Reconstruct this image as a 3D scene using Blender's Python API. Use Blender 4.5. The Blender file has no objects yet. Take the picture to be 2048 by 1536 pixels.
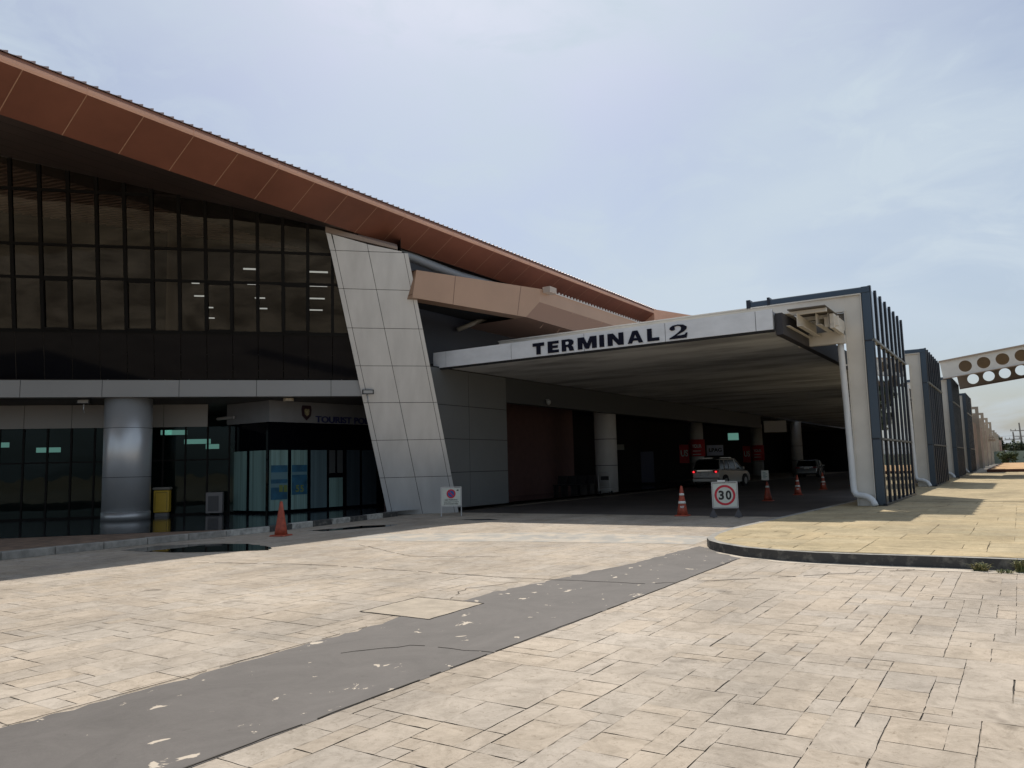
import bpy, bmesh, math, random
from mathutils import Vector, Matrix
R = math.radians
rnd = random.Random(7)
SC = bpy.context.scene
COL = SC.collection

# ------------------------------------------------------------------ camera
cam_d = bpy.data.cameras.new('camera')
cam = bpy.data.objects.new('camera', cam_d); COL.objects.link(cam)
cam_d.sensor_width = 36.0; cam_d.lens = 1540 / 2048 * 36.0
cam_d.clip_start = 0.05; cam_d.clip_end = 4000
CAMP = Vector((0, 0, 1.5))
def unit(v): return Vector(v).normalized()
Zc = unit((-.232, 9.265, 1.0))                       # world axes in camera space (right, up, forward)
Yc = Vector(((2040 - 1024) / 1540, -(909 - 768) / 1540, 1.0)); Yc = (Yc - Yc.dot(Zc) * Zc).normalized()
Xc = Yc.cross(Zc)
if Xc.x < 0: Xc = -Xc
right = Vector((Xc.x, Yc.x, Zc.x)); up = Vector((Xc.y, Yc.y, Zc.y)); fwd = Vector((Xc.z, Yc.z, Zc.z))
m3 = Matrix((right, up, -fwd)).transposed()
cam.matrix_world = Matrix.Translation(CAMP) @ m3.to_4x4()
SC.camera = cam

# ------------------------------------------------------------------ light
SUN_L = Vector((.36, -.54, -1.0)).normalized()      # direction the light travels
SUN_EL = math.asin(-SUN_L.z); SUN_AZ = math.atan2(-SUN_L.x, -SUN_L.y)   # azimuth from +Y towards +X
sd = bpy.data.lights.new('sun', 'SUN'); sd.energy = 4.3; sd.angle = R(.6); sd.color = (1, .93, .82)
so = bpy.data.objects.new('sun', sd); COL.objects.link(so)
so.rotation_euler = SUN_L.to_track_quat('-Z', 'Y').to_euler()
W = bpy.data.worlds.new('World'); SC.world = W; W.use_nodes = True
nt = W.node_tree; nt.nodes.clear()
def N(t, ty, **kw):
    n = t.nodes.new(ty)
    for k, v in kw.items(): setattr(n, k, v)
    return n
out = N(nt, 'ShaderNodeOutputWorld'); bg = N(nt, 'ShaderNodeBackground')
sky = N(nt, 'ShaderNodeTexSky', sky_type='NISHITA'); sky.sun_disc = False
sky.sun_elevation = SUN_EL; sky.sun_rotation = SUN_AZ; sky.air_density = 1.0; sky.dust_density = 2.5; sky.ozone_density = 2.0
tc = N(nt, 'ShaderNodeTexCoord'); mp = N(nt, 'ShaderNodeMapping'); mp.inputs['Scale'].default_value = (1.0, 1.0, 2.2)
nt.links.new(tc.outputs['Generated'], mp.inputs[0])
n1 = N(nt, 'ShaderNodeTexNoise'); n1.inputs['Scale'].default_value = 2.1; n1.inputs['Detail'].default_value = 7; n1.inputs['Roughness'].default_value = .52; n1.inputs['Distortion'].default_value = .35
nt.links.new(mp.outputs[0], n1.inputs['Vector'])
cr = N(nt, 'ShaderNodeValToRGB'); cr.color_ramp.elements[0].position = .36; cr.color_ramp.elements[0].color = (.10, .10, .10, 1)
cr.color_ramp.elements[1].position = .64; cr.color_ramp.elements[1].color = (.95, .95, .95, 1)
nt.links.new(n1.outputs['Fac'], cr.inputs[0])
n2 = N(nt, 'ShaderNodeTexNoise'); n2.inputs['Scale'].default_value = 6.5; n2.inputs['Detail'].default_value = 9; n2.inputs['Roughness'].default_value = .6; n2.inputs['Distortion'].default_value = .9
nt.links.new(mp.outputs[0], n2.inputs['Vector'])
c2 = N(nt, 'ShaderNodeValToRGB'); c2.color_ramp.elements[0].position = .52; c2.color_ramp.elements[0].color = (0, 0, 0, 1); c2.color_ramp.elements[1].position = .74; c2.color_ramp.elements[1].color = (.42, .42, .42, 1)
nt.links.new(n2.outputs['Fac'], c2.inputs[0])
mx = N(nt, 'ShaderNodeMix', data_type='RGBA')
wisp = N(nt, 'ShaderNodeMix', data_type='RGBA', blend_type='ADD'); wisp.inputs['Factor'].default_value = 1; nt.links.new(cr.outputs[0], wisp.inputs['A']); nt.links.new(c2.outputs[0], wisp.inputs['B']); wisp.clamp_result = True
nt.links.new(wisp.outputs['Result'], mx.inputs['Factor'])
nt.links.new(sky.outputs[0], mx.inputs['A']); mx.inputs['B'].default_value = (5.7, 6.6, 7.5, 1)
nt.links.new(mx.outputs['Result'], bg.inputs[0]); bg.inputs[1].default_value = .103
nt.links.new(bg.outputs[0], out.inputs[0])
SC.view_settings.view_transform = 'Standard'; SC.view_settings.look = 'None'
SC.view_settings.exposure = 0.0; SC.view_settings.gamma = 1.0
SC.render.engine = 'CYCLES'; SC.cycles.max_bounces = 6; SC.cycles.transparent_max_bounces = 8
SC.cycles.diffuse_bounces = 3; SC.cycles.glossy_bounces = 3

# ------------------------------------------------------------------ materials
def mat(name, col, rough=.6, metal=0.0, var=.0, scale=3.0, detail=5, bump=0.0, bscale=None, spec=.5, emit=0, stretch=None, col2=None, attr=False, ramp=(.35, .65)):
    m = bpy.data.materials.new(name); m.use_nodes = True
    t = m.node_tree; b = t.nodes['Principled BSDF']
    b.inputs['Base Color'].default_value = (*col, 1); b.inputs['Roughness'].default_value = rough
    b.inputs['Metallic'].default_value = metal; b.inputs['Specular IOR Level'].default_value = spec
    if emit:
        b.inputs['Emission Color'].default_value = (*col, 1); b.inputs['Emission Strength'].default_value = emit
    if var or col2 or bump:
        g = N(t, 'ShaderNodeNewGeometry'); v = g.outputs['Position']
        if stretch:
            mpn = N(t, 'ShaderNodeMapping'); mpn.inputs['Scale'].default_value = stretch
            t.links.new(v, mpn.inputs[0]); v = mpn.outputs[0]
        n = N(t, 'ShaderNodeTexNoise'); n.inputs['Scale'].default_value = scale; n.inputs['Detail'].default_value = detail; n.inputs['Roughness'].default_value = .6
        t.links.new(v, n.inputs['Vector'])
        if var or col2:
            r = N(t, 'ShaderNodeValToRGB'); r.color_ramp.elements[0].position = ramp[0]; r.color_ramp.elements[1].position = ramp[1]
            a = tuple(max(0, c * (1 - var)) for c in col); c2 = col2 or tuple(min(1, c * (1 + var)) for c in col)
            r.color_ramp.elements[0].color = (*(col if col2 else a), 1); r.color_ramp.elements[1].color = (*c2, 1)
            t.links.new(n.outputs['Fac'], r.inputs[0]); cc = r.outputs[0]
            if attr:
                at = N(t, 'ShaderNodeAttribute'); at.attribute_name = 'tint'
                mm = N(t, 'ShaderNodeMix', data_type='RGBA', blend_type='MULTIPLY'); mm.inputs['Factor'].default_value = 1
                t.links.new(cc, mm.inputs['A']); t.links.new(at.outputs['Color'], mm.inputs['B']); cc = mm.outputs['Result']
            t.links.new(cc, b.inputs['Base Color'])
        if bump:
            n2 = N(t, 'ShaderNodeTexNoise'); n2.inputs['Scale'].default_value = bscale or scale * 4; n2.inputs['Detail'].default_value = 6
            t.links.new(v, n2.inputs['Vector'])
            bp = N(t, 'ShaderNodeBump'); bp.inputs['Strength'].default_value = bump; bp.inputs['Distance'].default_value = .02
            t.links.new(n2.outputs['Fac'], bp.inputs['Height']); t.links.new(bp.outputs[0], b.inputs['Normal'])
    return m

def stone_mat(name, base, pale, dark, bump=.5):
    """weathered stamped concrete: two scales of mottling, dark grime specks, per-stone tint"""
    m = bpy.data.materials.new(name); m.use_nodes = True; t = m.node_tree; b = t.nodes['Principled BSDF']
    g = N(t, 'ShaderNodeNewGeometry')
    def noise(s, d, r=.6, dist=0):
        n = N(t, 'ShaderNodeTexNoise'); n.inputs['Scale'].default_value = s; n.inputs['Detail'].default_value = d; n.inputs['Roughness'].default_value = r; n.inputs['Distortion'].default_value = dist
        t.links.new(g.outputs['Position'], n.inputs['Vector']); return n
    def ramp(n, p0, p1, c0, c1):
        r = N(t, 'ShaderNodeValToRGB'); e = r.color_ramp.elements; e[0].position = p0; e[1].position = p1; e[0].color = (*c0, 1); e[1].color = (*c1, 1)
        t.links.new(n.outputs['Fac'], r.inputs[0]); return r
    def mul(a, c, f=1.0, bt='MULTIPLY'):
        x = N(t, 'ShaderNodeMix', data_type='RGBA', blend_type=bt); x.inputs['Factor'].default_value = f
        t.links.new(a, x.inputs['A']); t.links.new(c, x.inputs['B']); return x.outputs['Result']
    c = ramp(noise(.55, 8, .62, .4), .33, .68, base, pale).outputs[0]
    at = N(t, 'ShaderNodeAttribute'); at.attribute_name = 'tint'
    c = mul(c, at.outputs['Color'])
    c = mul(c, ramp(noise(3.4, 12, .82, 1.2), .36, .56, (.75, .74, .72), (1.05, 1.05, 1.05)).outputs[0])
    c = mul(c, ramp(noise(17, 10, .8, .6), .32, .45, dark, (1.03, 1.03, 1.03)).outputs[0])
    big = N(t, 'ShaderNodeMapping'); big.inputs['Scale'].default_value = (.9, .35, 1); t.links.new(g.outputs['Position'], big.inputs[0])
    bn = N(t, 'ShaderNodeTexNoise'); bn.inputs['Scale'].default_value = .75; bn.inputs['Detail'].default_value = 10; bn.inputs['Roughness'].default_value = .68; t.links.new(big.outputs[0], bn.inputs['Vector'])
    c = mul(c, ramp(bn, .37, .55, (.77, .77, .77), (1, 1, 1)).outputs[0])
    spot = noise(1.6, 3, .5, .2); c = mul(c, ramp(spot, .26, .31, (.62, .61, .60), (1, 1, 1)).outputs[0])
    # sparse very dark specks and chips
    sp = noise(60, 4, .7); sr = ramp(sp, .28, .36, (.55, .53, .5), (1, 1, 1)); c = mul(c, sr.outputs[0], .8)
    t.links.new(c, b.inputs['Base Color'])
    b.inputs['Roughness'].default_value = .82; b.inputs['Specular IOR Level'].default_value = .25
    n3 = noise(9, 12, .7, .5); bp = N(t, 'ShaderNodeBump'); bp.inputs['Strength'].default_value = bump; bp.inputs['Distance'].default_value = .02
    t.links.new(n3.outputs['Fac'], bp.inputs['Height']); t.links.new(bp.outputs[0], b.inputs['Normal'])
    return m

def glass_mat(name, tint, refl, ior=1.5, rough=.01, wob=0.0, base_ref=0.0, wscale=1.2, film=False):
    m = bpy.data.materials.new(name); m.use_nodes = True; t = m.node_tree; t.nodes.clear()
    o = N(t, 'ShaderNodeOutputMaterial'); tr = N(t, 'ShaderNodeBsdfTransparent'); gl = N(t, 'ShaderNodeBsdfGlossy')
    tr.inputs[0].default_value = (*tint, 1); gl.inputs[0].default_value = (*refl, 1); gl.inputs['Roughness'].default_value = rough
    f = N(t, 'ShaderNodeFresnel'); f.inputs[0].default_value = ior; mxs = N(t, 'ShaderNodeMixShader')
    ad = N(t, 'ShaderNodeMath', operation='ADD', use_clamp=True); ad.inputs[1].default_value = base_ref
    t.links.new(f.outputs[0], ad.inputs[0]); t.links.new(ad.outputs[0], mxs.inputs[0])
    t.links.new(tr.outputs[0], mxs.inputs[1]); t.links.new(gl.outputs[0], mxs.inputs[2]); t.links.new(mxs.outputs[0], o.inputs[0])
    if film:
        g = N(t, 'ShaderNodeNewGeometry'); mpn = N(t, 'ShaderNodeMapping'); mpn.inputs['Scale'].default_value = (.6, .6, 1.5); t.links.new(g.outputs['Position'], mpn.inputs[0])
        n = N(t, 'ShaderNodeTexNoise'); n.inputs['Scale'].default_value = .75; n.inputs['Detail'].default_value = 6; n.inputs['Distortion'].default_value = 1.2; t.links.new(mpn.outputs[0], n.inputs['Vector'])
        r = N(t, 'ShaderNodeValToRGB'); r.color_ramp.elements[0].position = .34; r.color_ramp.elements[1].position = .66
        r.color_ramp.elements[0].color = (*[c * .55 for c in refl], 1); r.color_ramp.elements[1].color = (*[min(1, c * 1.35) for c in refl], 1); t.links.new(n.outputs['Fac'], r.inputs[0]); t.links.new(r.outputs[0], gl.inputs[0])
    if wob:
        g = N(t, 'ShaderNodeNewGeometry'); n = N(t, 'ShaderNodeTexNoise'); n.inputs['Scale'].default_value = wscale; n.inputs['Detail'].default_value = 2
        t.links.new(g.outputs['Position'], n.inputs['Vector']); bp = N(t, 'ShaderNodeBump'); bp.inputs['Strength'].default_value = wob; bp.inputs['Distance'].default_value = .05
        t.links.new(n.outputs['Fac'], bp.inputs['Height']); t.links.new(bp.outputs[0], gl.inputs['Normal'])
    return m

M = {}
M['stone'] = stone_mat('stamped_concrete', (.37, .315, .258), (.465, .40, .33), (.55, .52, .48))
M['ystone'] = stone_mat('yellow_stamped_concrete', (.35, .285, .175), (.48, .385, .24), (.58, .53, .45), .6)
M['grout'] = mat('joint_dirt', (.05, .042, .034), .9, col2=(.30, .255, .205), scale=3.2, detail=10, ramp=(.40, .50))
M['ygrout'] = mat('yellow_joint_dirt', (.12, .09, .045), .9, col2=(.44, .35, .2), scale=1.3, detail=8, ramp=(.42, .6))
M['ground'] = mat('sandy_ground', (.34, .27, .19), .95, var=.25, scale=.2)
M['soil'] = mat('orange_soil', (.48, .30, .15), .95, var=.22, scale=.8)
M['tile'] = mat('dark_polished_tile', (.022, .024, .028), .10, spec=.6, var=.2, scale=1.5)
M['brickwalk'] = mat('brown_brick_paving', (.19, .125, .085), .85, var=.35, scale=5)
M['kerb'] = mat('kerb_concrete', (.26, .245, .22), .85, var=.25, scale=5, bump=.3)
M['kerb_dark'] = mat('kerb_black_paint_and_shade', (.05, .048, .046), .75, col2=(.17, .16, .14), scale=7, detail=8, ramp=(.5, .72), bump=.3)  # real black blocks on the left kerb, painted-in shade on the right kerb face
M['kerb_white'] = mat('kerb_worn_white_paint', (.36, .35, .32), .8, var=.35, scale=6)
M['water'] = mat('puddle_water', (.012, .012, .01), .03, spec=.6)
M['paint'] = None
M['alu'] = mat('aluminium_composite_panel', (.53, .535, .535), .32, metal=.35, var=.07, scale=1.4, detail=9, stretch=(1.5, 1.5, .35))
M['alu_grey'] = mat('dark_aluminium_panel', (.155, .165, .17), .4, metal=.3, var=.04, scale=.6)
M['alu_band'] = mat('band_aluminium_panel', (.27, .26, .25), .36, metal=.3, var=.03, scale=.5)
M['col_metal'] = mat('column_cladding', (.56, .57, .58), .34, metal=.5, var=.02)
M['seam'] = mat('black_joint', (.01, .01, .011), .8)
M['fascia'] = mat('white_fascia_panel', (.68, .69, .71), .42, metal=.15, var=.07, scale=1.6, detail=9, stretch=(1, 1, 2))
M['letter'] = mat('navy_letter', (.006, .007, .018), .7, spec=.15)
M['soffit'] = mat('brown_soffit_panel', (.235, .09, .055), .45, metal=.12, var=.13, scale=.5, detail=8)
M['soffit_seam'] = mat('tan_seam', (.46, .26, .17), .6)
M['eave'] = mat('tan_eave_flashing', (.66, .37, .25), .5, metal=.1, var=.08, scale=.8)
M['roof'] = mat('grey_brown_roof_sheet', (.36, .27, .25), .5, metal=.3, var=.15, scale=2)
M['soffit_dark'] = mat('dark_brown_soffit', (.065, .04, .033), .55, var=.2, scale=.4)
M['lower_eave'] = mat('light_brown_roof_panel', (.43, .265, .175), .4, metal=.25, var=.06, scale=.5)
M['silver'] = mat('silver_duct', (.32, .35, .38), .5, metal=.2)
M['frame'] = mat('dark_bronze_frame', (.007, .006, .005), .6, spec=.15)
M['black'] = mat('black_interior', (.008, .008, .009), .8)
M['slab'] = mat('stained_concrete_soffit', (.27, .275, .285), .9, col2=(.60, .61, .62), scale=.5, detail=12, ramp=(.34, .56), stretch=(.45, 1.3, 1))
M['steel'] = mat('beige_painted_steel', (.60, .565, .51), .5, var=.06, scale=1.2)
M['steel_light'] = mat('pale_flange_edge', (.55, .52, .47), .5)
M['tan_steel'] = mat('tan_weathered_beam', (.46, .39, .31), .6, var=.15, scale=2)
M['navy'] = mat('blue_grey_metal', (.055, .075, .10), .28, metal=.5, var=.04, scale=.8)
M['navy_dark'] = mat('dark_blue_fin', (.018, .022, .032), .35, metal=.3)
M['grey_rail'] = mat('grey_transom', (.15, .155, .15), .45, metal=.3)
M['pipe'] = mat('pale_grey_pipe', (.64, .65, .66), .38, var=.05, scale=2)
M['g_upper'] = glass_mat('bronze_glass', (.30, .26, .21), (.37, .36, .325), 1.5, wob=.14, base_ref=.042, wscale=.5, film=True)
M['g_span'] = mat('black_spandrel_glass', (.003, .003, .005), .05, spec=.12)
M['g_low'] = glass_mat('green_tinted_glass', (.20, .30, .28), (.36, .44, .43), 1.45, wob=.04)
M['g_tower'] = glass_mat('tower_glass', (.05, .06, .07), (.95, .97, 1.0), 1.7, base_ref=.08, wob=.06, wscale=1.0)
M['blind'] = mat('pale_green_blind', (.17, .27, .25), .7, var=.25, scale=9, detail=2, stretch=(1, 1, .02))
M['blue'] = mat('blue_poster', (.015, .085, .15), .5, var=.3, scale=3)
M['ltblue'] = mat('pale_blue_poster', (.10, .19, .22), .5)
M['lime'] = mat('lime_poster', (.14, .18, .05), .5)
M['orange'] = mat('orange_cone', (.34, .062, .03), .6, var=.28, scale=11, detail=8)
M['red'] = mat('red_banner', (.50, .025, .03), .6, var=.1, scale=2)
M['redpaint'] = mat('red_sign_paint', (.50, .015, .035), .45)
M['bluepaint'] = mat('blue_sign_paint', (.015, .08, .30), .45)
M['white'] = mat('white_paint', (.74, .74, .72), .5, var=.05)
M['retro'] = mat('white_reflective', (.68, .70, .66), .4)
M['signface'] = mat('worn_white_sign', (.55, .56, .50), .45, var=.08, scale=7)
M['blackpaint'] = mat('black_paint', (.012, .012, .012), .5)
M['galv'] = mat('galvanised_tube', (.42, .42, .42), .4, metal=.6)
M['yellow'] = mat('yellow_plastic', (.52, .33, .03), .45, var=.06)
M['cargold'] = mat('pearl_car_paint', (.42, .41, .385), .25, metal=.4)
M['carsilver'] = mat('silver_car_paint', (.40, .42, .43), .22, metal=.6)
M['carglass'] = mat('car_glass', (.004, .005, .006), .12, spec=.25)
M['tyre'] = mat('tyre_rubber', (.015, .015, .015), .8)
M['chrome'] = mat('chrome', (.75, .75, .75), .12, metal=1)
M['tail_on'] = mat('lit_tail_light', (1, .03, .04), .4, emit=1.6)
M['tail'] = mat('tail_lens', (.22, .008, .01), .3)
M['tube'] = mat('lit_tube', (.75, .88, 1), .4, emit=1.5)
M['tubeg'] = mat('lit_panel', (.45, .70, .64), .4, emit=.75)
M['exit'] = mat('lit_exit_sign', (.25, .6, .5), .4, emit=.3)
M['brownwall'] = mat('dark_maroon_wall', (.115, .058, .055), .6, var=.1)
M['intcol'] = mat('inner_column_paint', (.50, .49, .47), .6, var=.05, scale=2)
M['chair'] = mat('black_seat', (.012, .012, .014), .5)
M['conc'] = mat('rough_concrete', (.30, .265, .215), .9, col2=(.40, .355, .29), scale=.7, detail=8, bump=.2)
M['pink'] = mat('pinkish_render', (.45, .33, .27), .9, var=.2, scale=.5)
M['greenwall'] = mat('green_grey_fence', (.24, .30, .25), .8, var=.12, scale=.4)
M['leaf'] = mat('leaf', (.045, .07, .025), .7, col2=(.09, .12, .045), scale=1.5)
M['leafd'] = mat('dark_leaf', (.03, .045, .022), .7, col2=(.06, .08, .035), scale=1.5)
M['bark'] = mat('bark', (.11, .085, .06), .9, var=.2)
M['pole'] = mat('pole_concrete', (.20, .19, .18), .85, var=.1)
M['grass'] = mat('weed', (.10, .13, .045), .8, col2=(.22, .19, .08), scale=12)

def paint_mat(name, col, under, lo, hi, sc=1.1):
    m = bpy.data.materials.new(name); m.use_nodes = True; t = m.node_tree; b = t.nodes['Principled BSDF']
    g = N(t, 'ShaderNodeNewGeometry')
    mpn = N(t, 'ShaderNodeMapping'); mpn.inputs['Scale'].default_value = (1.0, .75, 1); t.links.new(g.outputs['Position'], mpn.inputs[0])
    def noise(s, d, r=.6, ds=0.0):
        n = N(t, 'ShaderNodeTexNoise'); n.inputs['Scale'].default_value = s; n.inputs['Detail'].default_value = d; n.inputs['Roughness'].default_value = r; n.inputs['Distortion'].default_value = ds
        t.links.new(mpn.outputs[0], n.inputs['Vector']); return n
    a = noise(4.6 * sc, 9, .6, .5)
    mr = N(t, 'ShaderNodeMapRange'); mr.inputs[1].default_value = lo; mr.inputs[2].default_value = hi; t.links.new(a.outputs['Fac'], mr.inputs[0])
    pr = N(t, 'ShaderNodeValToRGB'); pr.color_ramp.elements[0].position = .3; pr.color_ramp.elements[1].position = .7
    pr.color_ramp.elements[0].color = (*[c * .74 for c in col], 1); pr.color_ramp.elements[1].color = (*[c * 1.22 for c in col], 1)
    t.links.new(noise(1.6, 12, .78, .8).outputs['Fac'], pr.inputs[0])
    ds = N(t, 'ShaderNodeValToRGB'); ds.color_ramp.elements[0].position = .3; ds.color_ramp.elements[1].position = .4
    ds.color_ramp.elements[0].color = (.7, .68, .66, 1); ds.color_ramp.elements[1].color = (1, 1, 1, 1); t.links.new(noise(9, 8, .75, .5).outputs['Fac'], ds.inputs[0])
    mm = N(t, 'ShaderNodeMix', data_type='RGBA', blend_type='MULTIPLY'); mm.inputs['Factor'].default_value = 1
    t.links.new(pr.outputs[0], mm.inputs['A']); t.links.new(ds.outputs[0], mm.inputs['B'])
    mx2 = N(t, 'ShaderNodeMix', data_type='RGBA'); t.links.new(mr.outputs[0], mx2.inputs['Factor']); t.links.new(mm.outputs['Result'], mx2.inputs['A'])
    mx2.inputs['B'].default_value = (*under, 1); t.links.new(mx2.outputs['Result'], b.inputs['Base Color']); b.inputs['Roughness'].default_value = .75
    bp = N(t, 'ShaderNodeBump'); bp.inputs['Strength'].default_value = .25; bp.inputs['Distance'].default_value = .01
    t.links.new(noise(25, 8, .7).outputs['Fac'], bp.inputs['Height']); t.links.new(bp.outputs[0], b.inputs['Normal'])
    return m
M['paint'] = paint_mat('worn_grey_coating', (.100, .089, .083), (.48, .41, .33), .645, .66)
M['paint2'] = paint_mat('faded_grey_coating', (.30, .285, .26), (.44, .375, .30), .45, .62, .5)

# ------------------------------------------------------------------ geometry helpers
ROOTLOC = {}
class MB:
    def __init__(s): s.v = []; s.f = []; s.m = []; s.mi = 0; s.tint = []
    def poly(s, pts, mi=None):
        i = len(s.v); s.v += [Vector(p) for p in pts]; s.f.append(tuple(range(i, i + len(pts)))); s.m.append(s.mi if mi is None else mi); return s
    def hexa(s, p):   # 8 points: bottom 4 (ccw), top 4
        i = len(s.v); s.v += [Vector(q) for q in p]
        for f in ((3, 2, 1, 0), (4, 5, 6, 7), (0, 1, 5, 4), (1, 2, 6, 5), (2, 3, 7, 6), (3, 0, 4, 7)):
            s.f.append(tuple(i + k for k in f)); s.m.append(s.mi)
        return s
    def box(s, x0, x1, y0, y1, z0, z1):
        return s.hexa([(x0, y0, z0), (x1, y0, z0), (x1, y1, z0), (x0, y1, z0), (x0, y0, z1), (x1, y0, z1), (x1, y1, z1), (x0, y1, z1)])
    def prism(s, poly, off):    # poly: list of 3d pts, extruded by vector off
        n = len(poly); i = len(s.v); off = Vector(off)
        s.v += [Vector(p) for p in poly] + [Vector(p) + off for p in poly]
        s.f.append(tuple(range(i + n - 1, i - 1, -1))); s.m.append(s.mi); s.f.append(tuple(range(i + n, i + 2 * n))); s.m.append(s.mi)
        for k in range(n):
            k2 = (k + 1) % n; s.f.append((i + k, i + k2, i + n + k2, i + n + k)); s.m.append(s.mi)
        return s
    def bar(s, a, b, w, h, upv=(0, 0, 1)):   # rectangular bar between two points
        a = Vector(a); b = Vector(b); d = (b - a).normalized(); u = Vector(upv)
        sd_ = d.cross(u)
        if sd_.length < 1e-4: sd_ = d.cross(Vector((1, 0, 0)))
        sd_.normalize(); u = sd_.cross(d).normalized(); sd_ *= w / 2; u *= h / 2
        return s.hexa([a - sd_ - u, a + sd_ - u, b + sd_ - u, b - sd_ - u, a - sd_ + u, a + sd_ + u, b + sd_ + u, b - sd_ + u])
    def tube(s, path, r, n=12, cap=True):
        path = [Vector(p) for p in path]; rings = []; prev = None
        for k, p in enumerate(path):
            d = (path[min(k + 1, len(path) - 1)] - path[max(k - 1, 0)]).normalized()
            a = prev if prev is not None else (Vector((0, 0, 1)) if abs(d.z) < .9 else Vector((1, 0, 0)))
            a = (a - a.dot(d) * d).normalized(); prev = a; bb = d.cross(a)
            rr = r[k] if isinstance(r, (list, tuple)) else r
            i = len(s.v); s.v += [p + (a * math.cos(t) + bb * math.sin(t)) * rr for t in [2 * math.pi * j / n for j in range(n)]]; rings.append(i)
        for k in range(len(rings) - 1):
            for j in range(n):
                j2 = (j + 1) % n; s.f.append((rings[k] + j, rings[k] + j2, rings[k + 1] + j2, rings[k + 1] + j)); s.m.append(s.mi)
        if cap:
            s.f.append(tuple(rings[0] + j for j in range(n - 1, -1, -1))); s.m.append(s.mi)
            s.f.append(tuple(rings[-1] + j for j in range(n))); s.m.append(s.mi)
        return s
    def lathe(s, c, prof, n=24):
        c = Vector(c); return s.tube([c + Vector((0, 0, z)) for _, z in prof], [r for r, _ in prof], n) if all(prof[k][1] < prof[k + 1][1] for k in range(len(prof) - 1)) else s
    def build(s, name, mats, parent=None, smooth=False, bevel=0):
        base = Vector((0, 0, 0)); r = parent
        while r is not None and r.parent is not None: r = r.parent
        inv = None
        if r is not None: inv = ROOTLOC[r.name]
        me = bpy.data.meshes.new(name)
        me.from_pydata([tuple(inv @ p) if inv else tuple(p) for p in s.v], [], s.f)
        for q in (mats if isinstance(mats, (list, tuple)) else [mats]): me.materials.append(q)
        for p_, mi in zip(me.polygons, s.m): p_.material_index = mi
        if smooth:
            for p_ in me.polygons: p_.use_smooth = True
        bm = bmesh.new(); bm.from_mesh(me); 
        if not s.tint: bmesh.ops.recalc_face_normals(bm, faces=bm.faces)
        bm.to_mesh(me); bm.free()
        if s.tint:
            at = me.color_attributes.new('tint', 'FLOAT_COLOR', 'CORNER')
            k = 0
            for p_, tcol in zip(me.polygons, s.tint):
                for _ in p_.loop_indices: at.data[k].color = (*tcol, 1); k += 1
        o = bpy.data.objects.new(name, me); COL.objects.link(o)
        if parent: o.parent = parent
        if bevel:
            md = o.modifiers.new('bevel', 'BEVEL'); md.width = bevel; md.segments = 2; md.limit_method = 'ANGLE'; md.angle_limit = R(35)
        return o

def tag(o, label, cat, group=None):
    o['label'] = label; o['category'] = cat
    if group: o['group'] = group
    return o
def struct(o): o['kind'] = 'structure'; return o
def thing(name, label, cat, loc, rz=0, group=None):
    o = bpy.data.objects.new(name, None); COL.objects.link(o); o.location = loc; o.rotation_euler = (0, 0, rz); o.empty_display_size = .2
    ROOTLOC[o.name] = (Matrix.Translation(Vector(loc)) @ Matrix.Rotation(rz, 4, 'Z')).inverted()
    return tag(o, label, cat, group)
def kids(o): return [c for c in COL.objects if c.parent == o]
def dup(root, loc, rz=None, label=None, group=None):
    r = root.copy(); COL.objects.link(r); r.location = loc
    if rz is not None: r.rotation_euler = (0, 0, rz)
    if label: r['label'] = label
    if group: r['group'] = group
    for ch in kids(root):
        c = ch.copy(); COL.objects.link(c); c.parent = r
        for g in kids(ch):
            d_ = g.copy(); COL.objects.link(d_); d_.parent = c
    return r
def text_mesh(s, bold=0.0, extr=0.0):
    cu = bpy.data.curves.new('t', 'FONT'); cu.body = s; cu.size = 1; cu.offset = bold; cu.extrude = extr
    o = bpy.data.objects.new('t', cu); COL.objects.link(o)
    me = bpy.data.meshes.new_from_object(o.evaluated_get(bpy.context.evaluated_depsgraph_get()))
    vs = [v.co.copy() for v in me.vertices]; fs = [tuple(p.vertices) for p in me.polygons]
    bpy.data.objects.remove(o); bpy.data.curves.remove(cu); bpy.data.meshes.remove(me)
    return vs, fs
def text(mb, s, org, ux, uz, w, h, out_, bold=0.0, thick=.01):
    """letters fitted in a w x h box at org, along ux (right) and uz (up), proud by out_"""
    vs, fs = text_mesh(s, bold, .5)
    x0 = min(v.x for v in vs); x1 = max(v.x for v in vs); y0 = min(v.y for v in vs); y1 = max(v.y for v in vs)
    ux = Vector(ux).normalized(); uz = Vector(uz).normalized(); nn = ux.cross(uz).normalized(); org = Vector(org); i = len(mb.v)
    for v in vs:
        mb.v.append(org + ux * ((v.x - x0) / (x1 - x0) * w) + uz * ((v.y - y0) / (y1 - y0) * h) + nn * (out_ + thick / 2 + v.z * thick))
    for f in fs: mb.f.append(tuple(i + k for k in f)); mb.m.append(mb.mi)
    return mb

# facade frame: u to the right along the glazed facade, n out towards the forecourt
FB = Vector((-17.972, 19.633, 0)); FD = Vector((.694, .72, 0)).normalized(); FN = Vector((FD.y, -FD.x, 0))
def F(u, n, z): return FB + FD * u + FN * n + Vector((0, 0, z))
FRZ = math.atan2(FD.y, FD.x)
CANT = math.tan(R(10.6))

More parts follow.
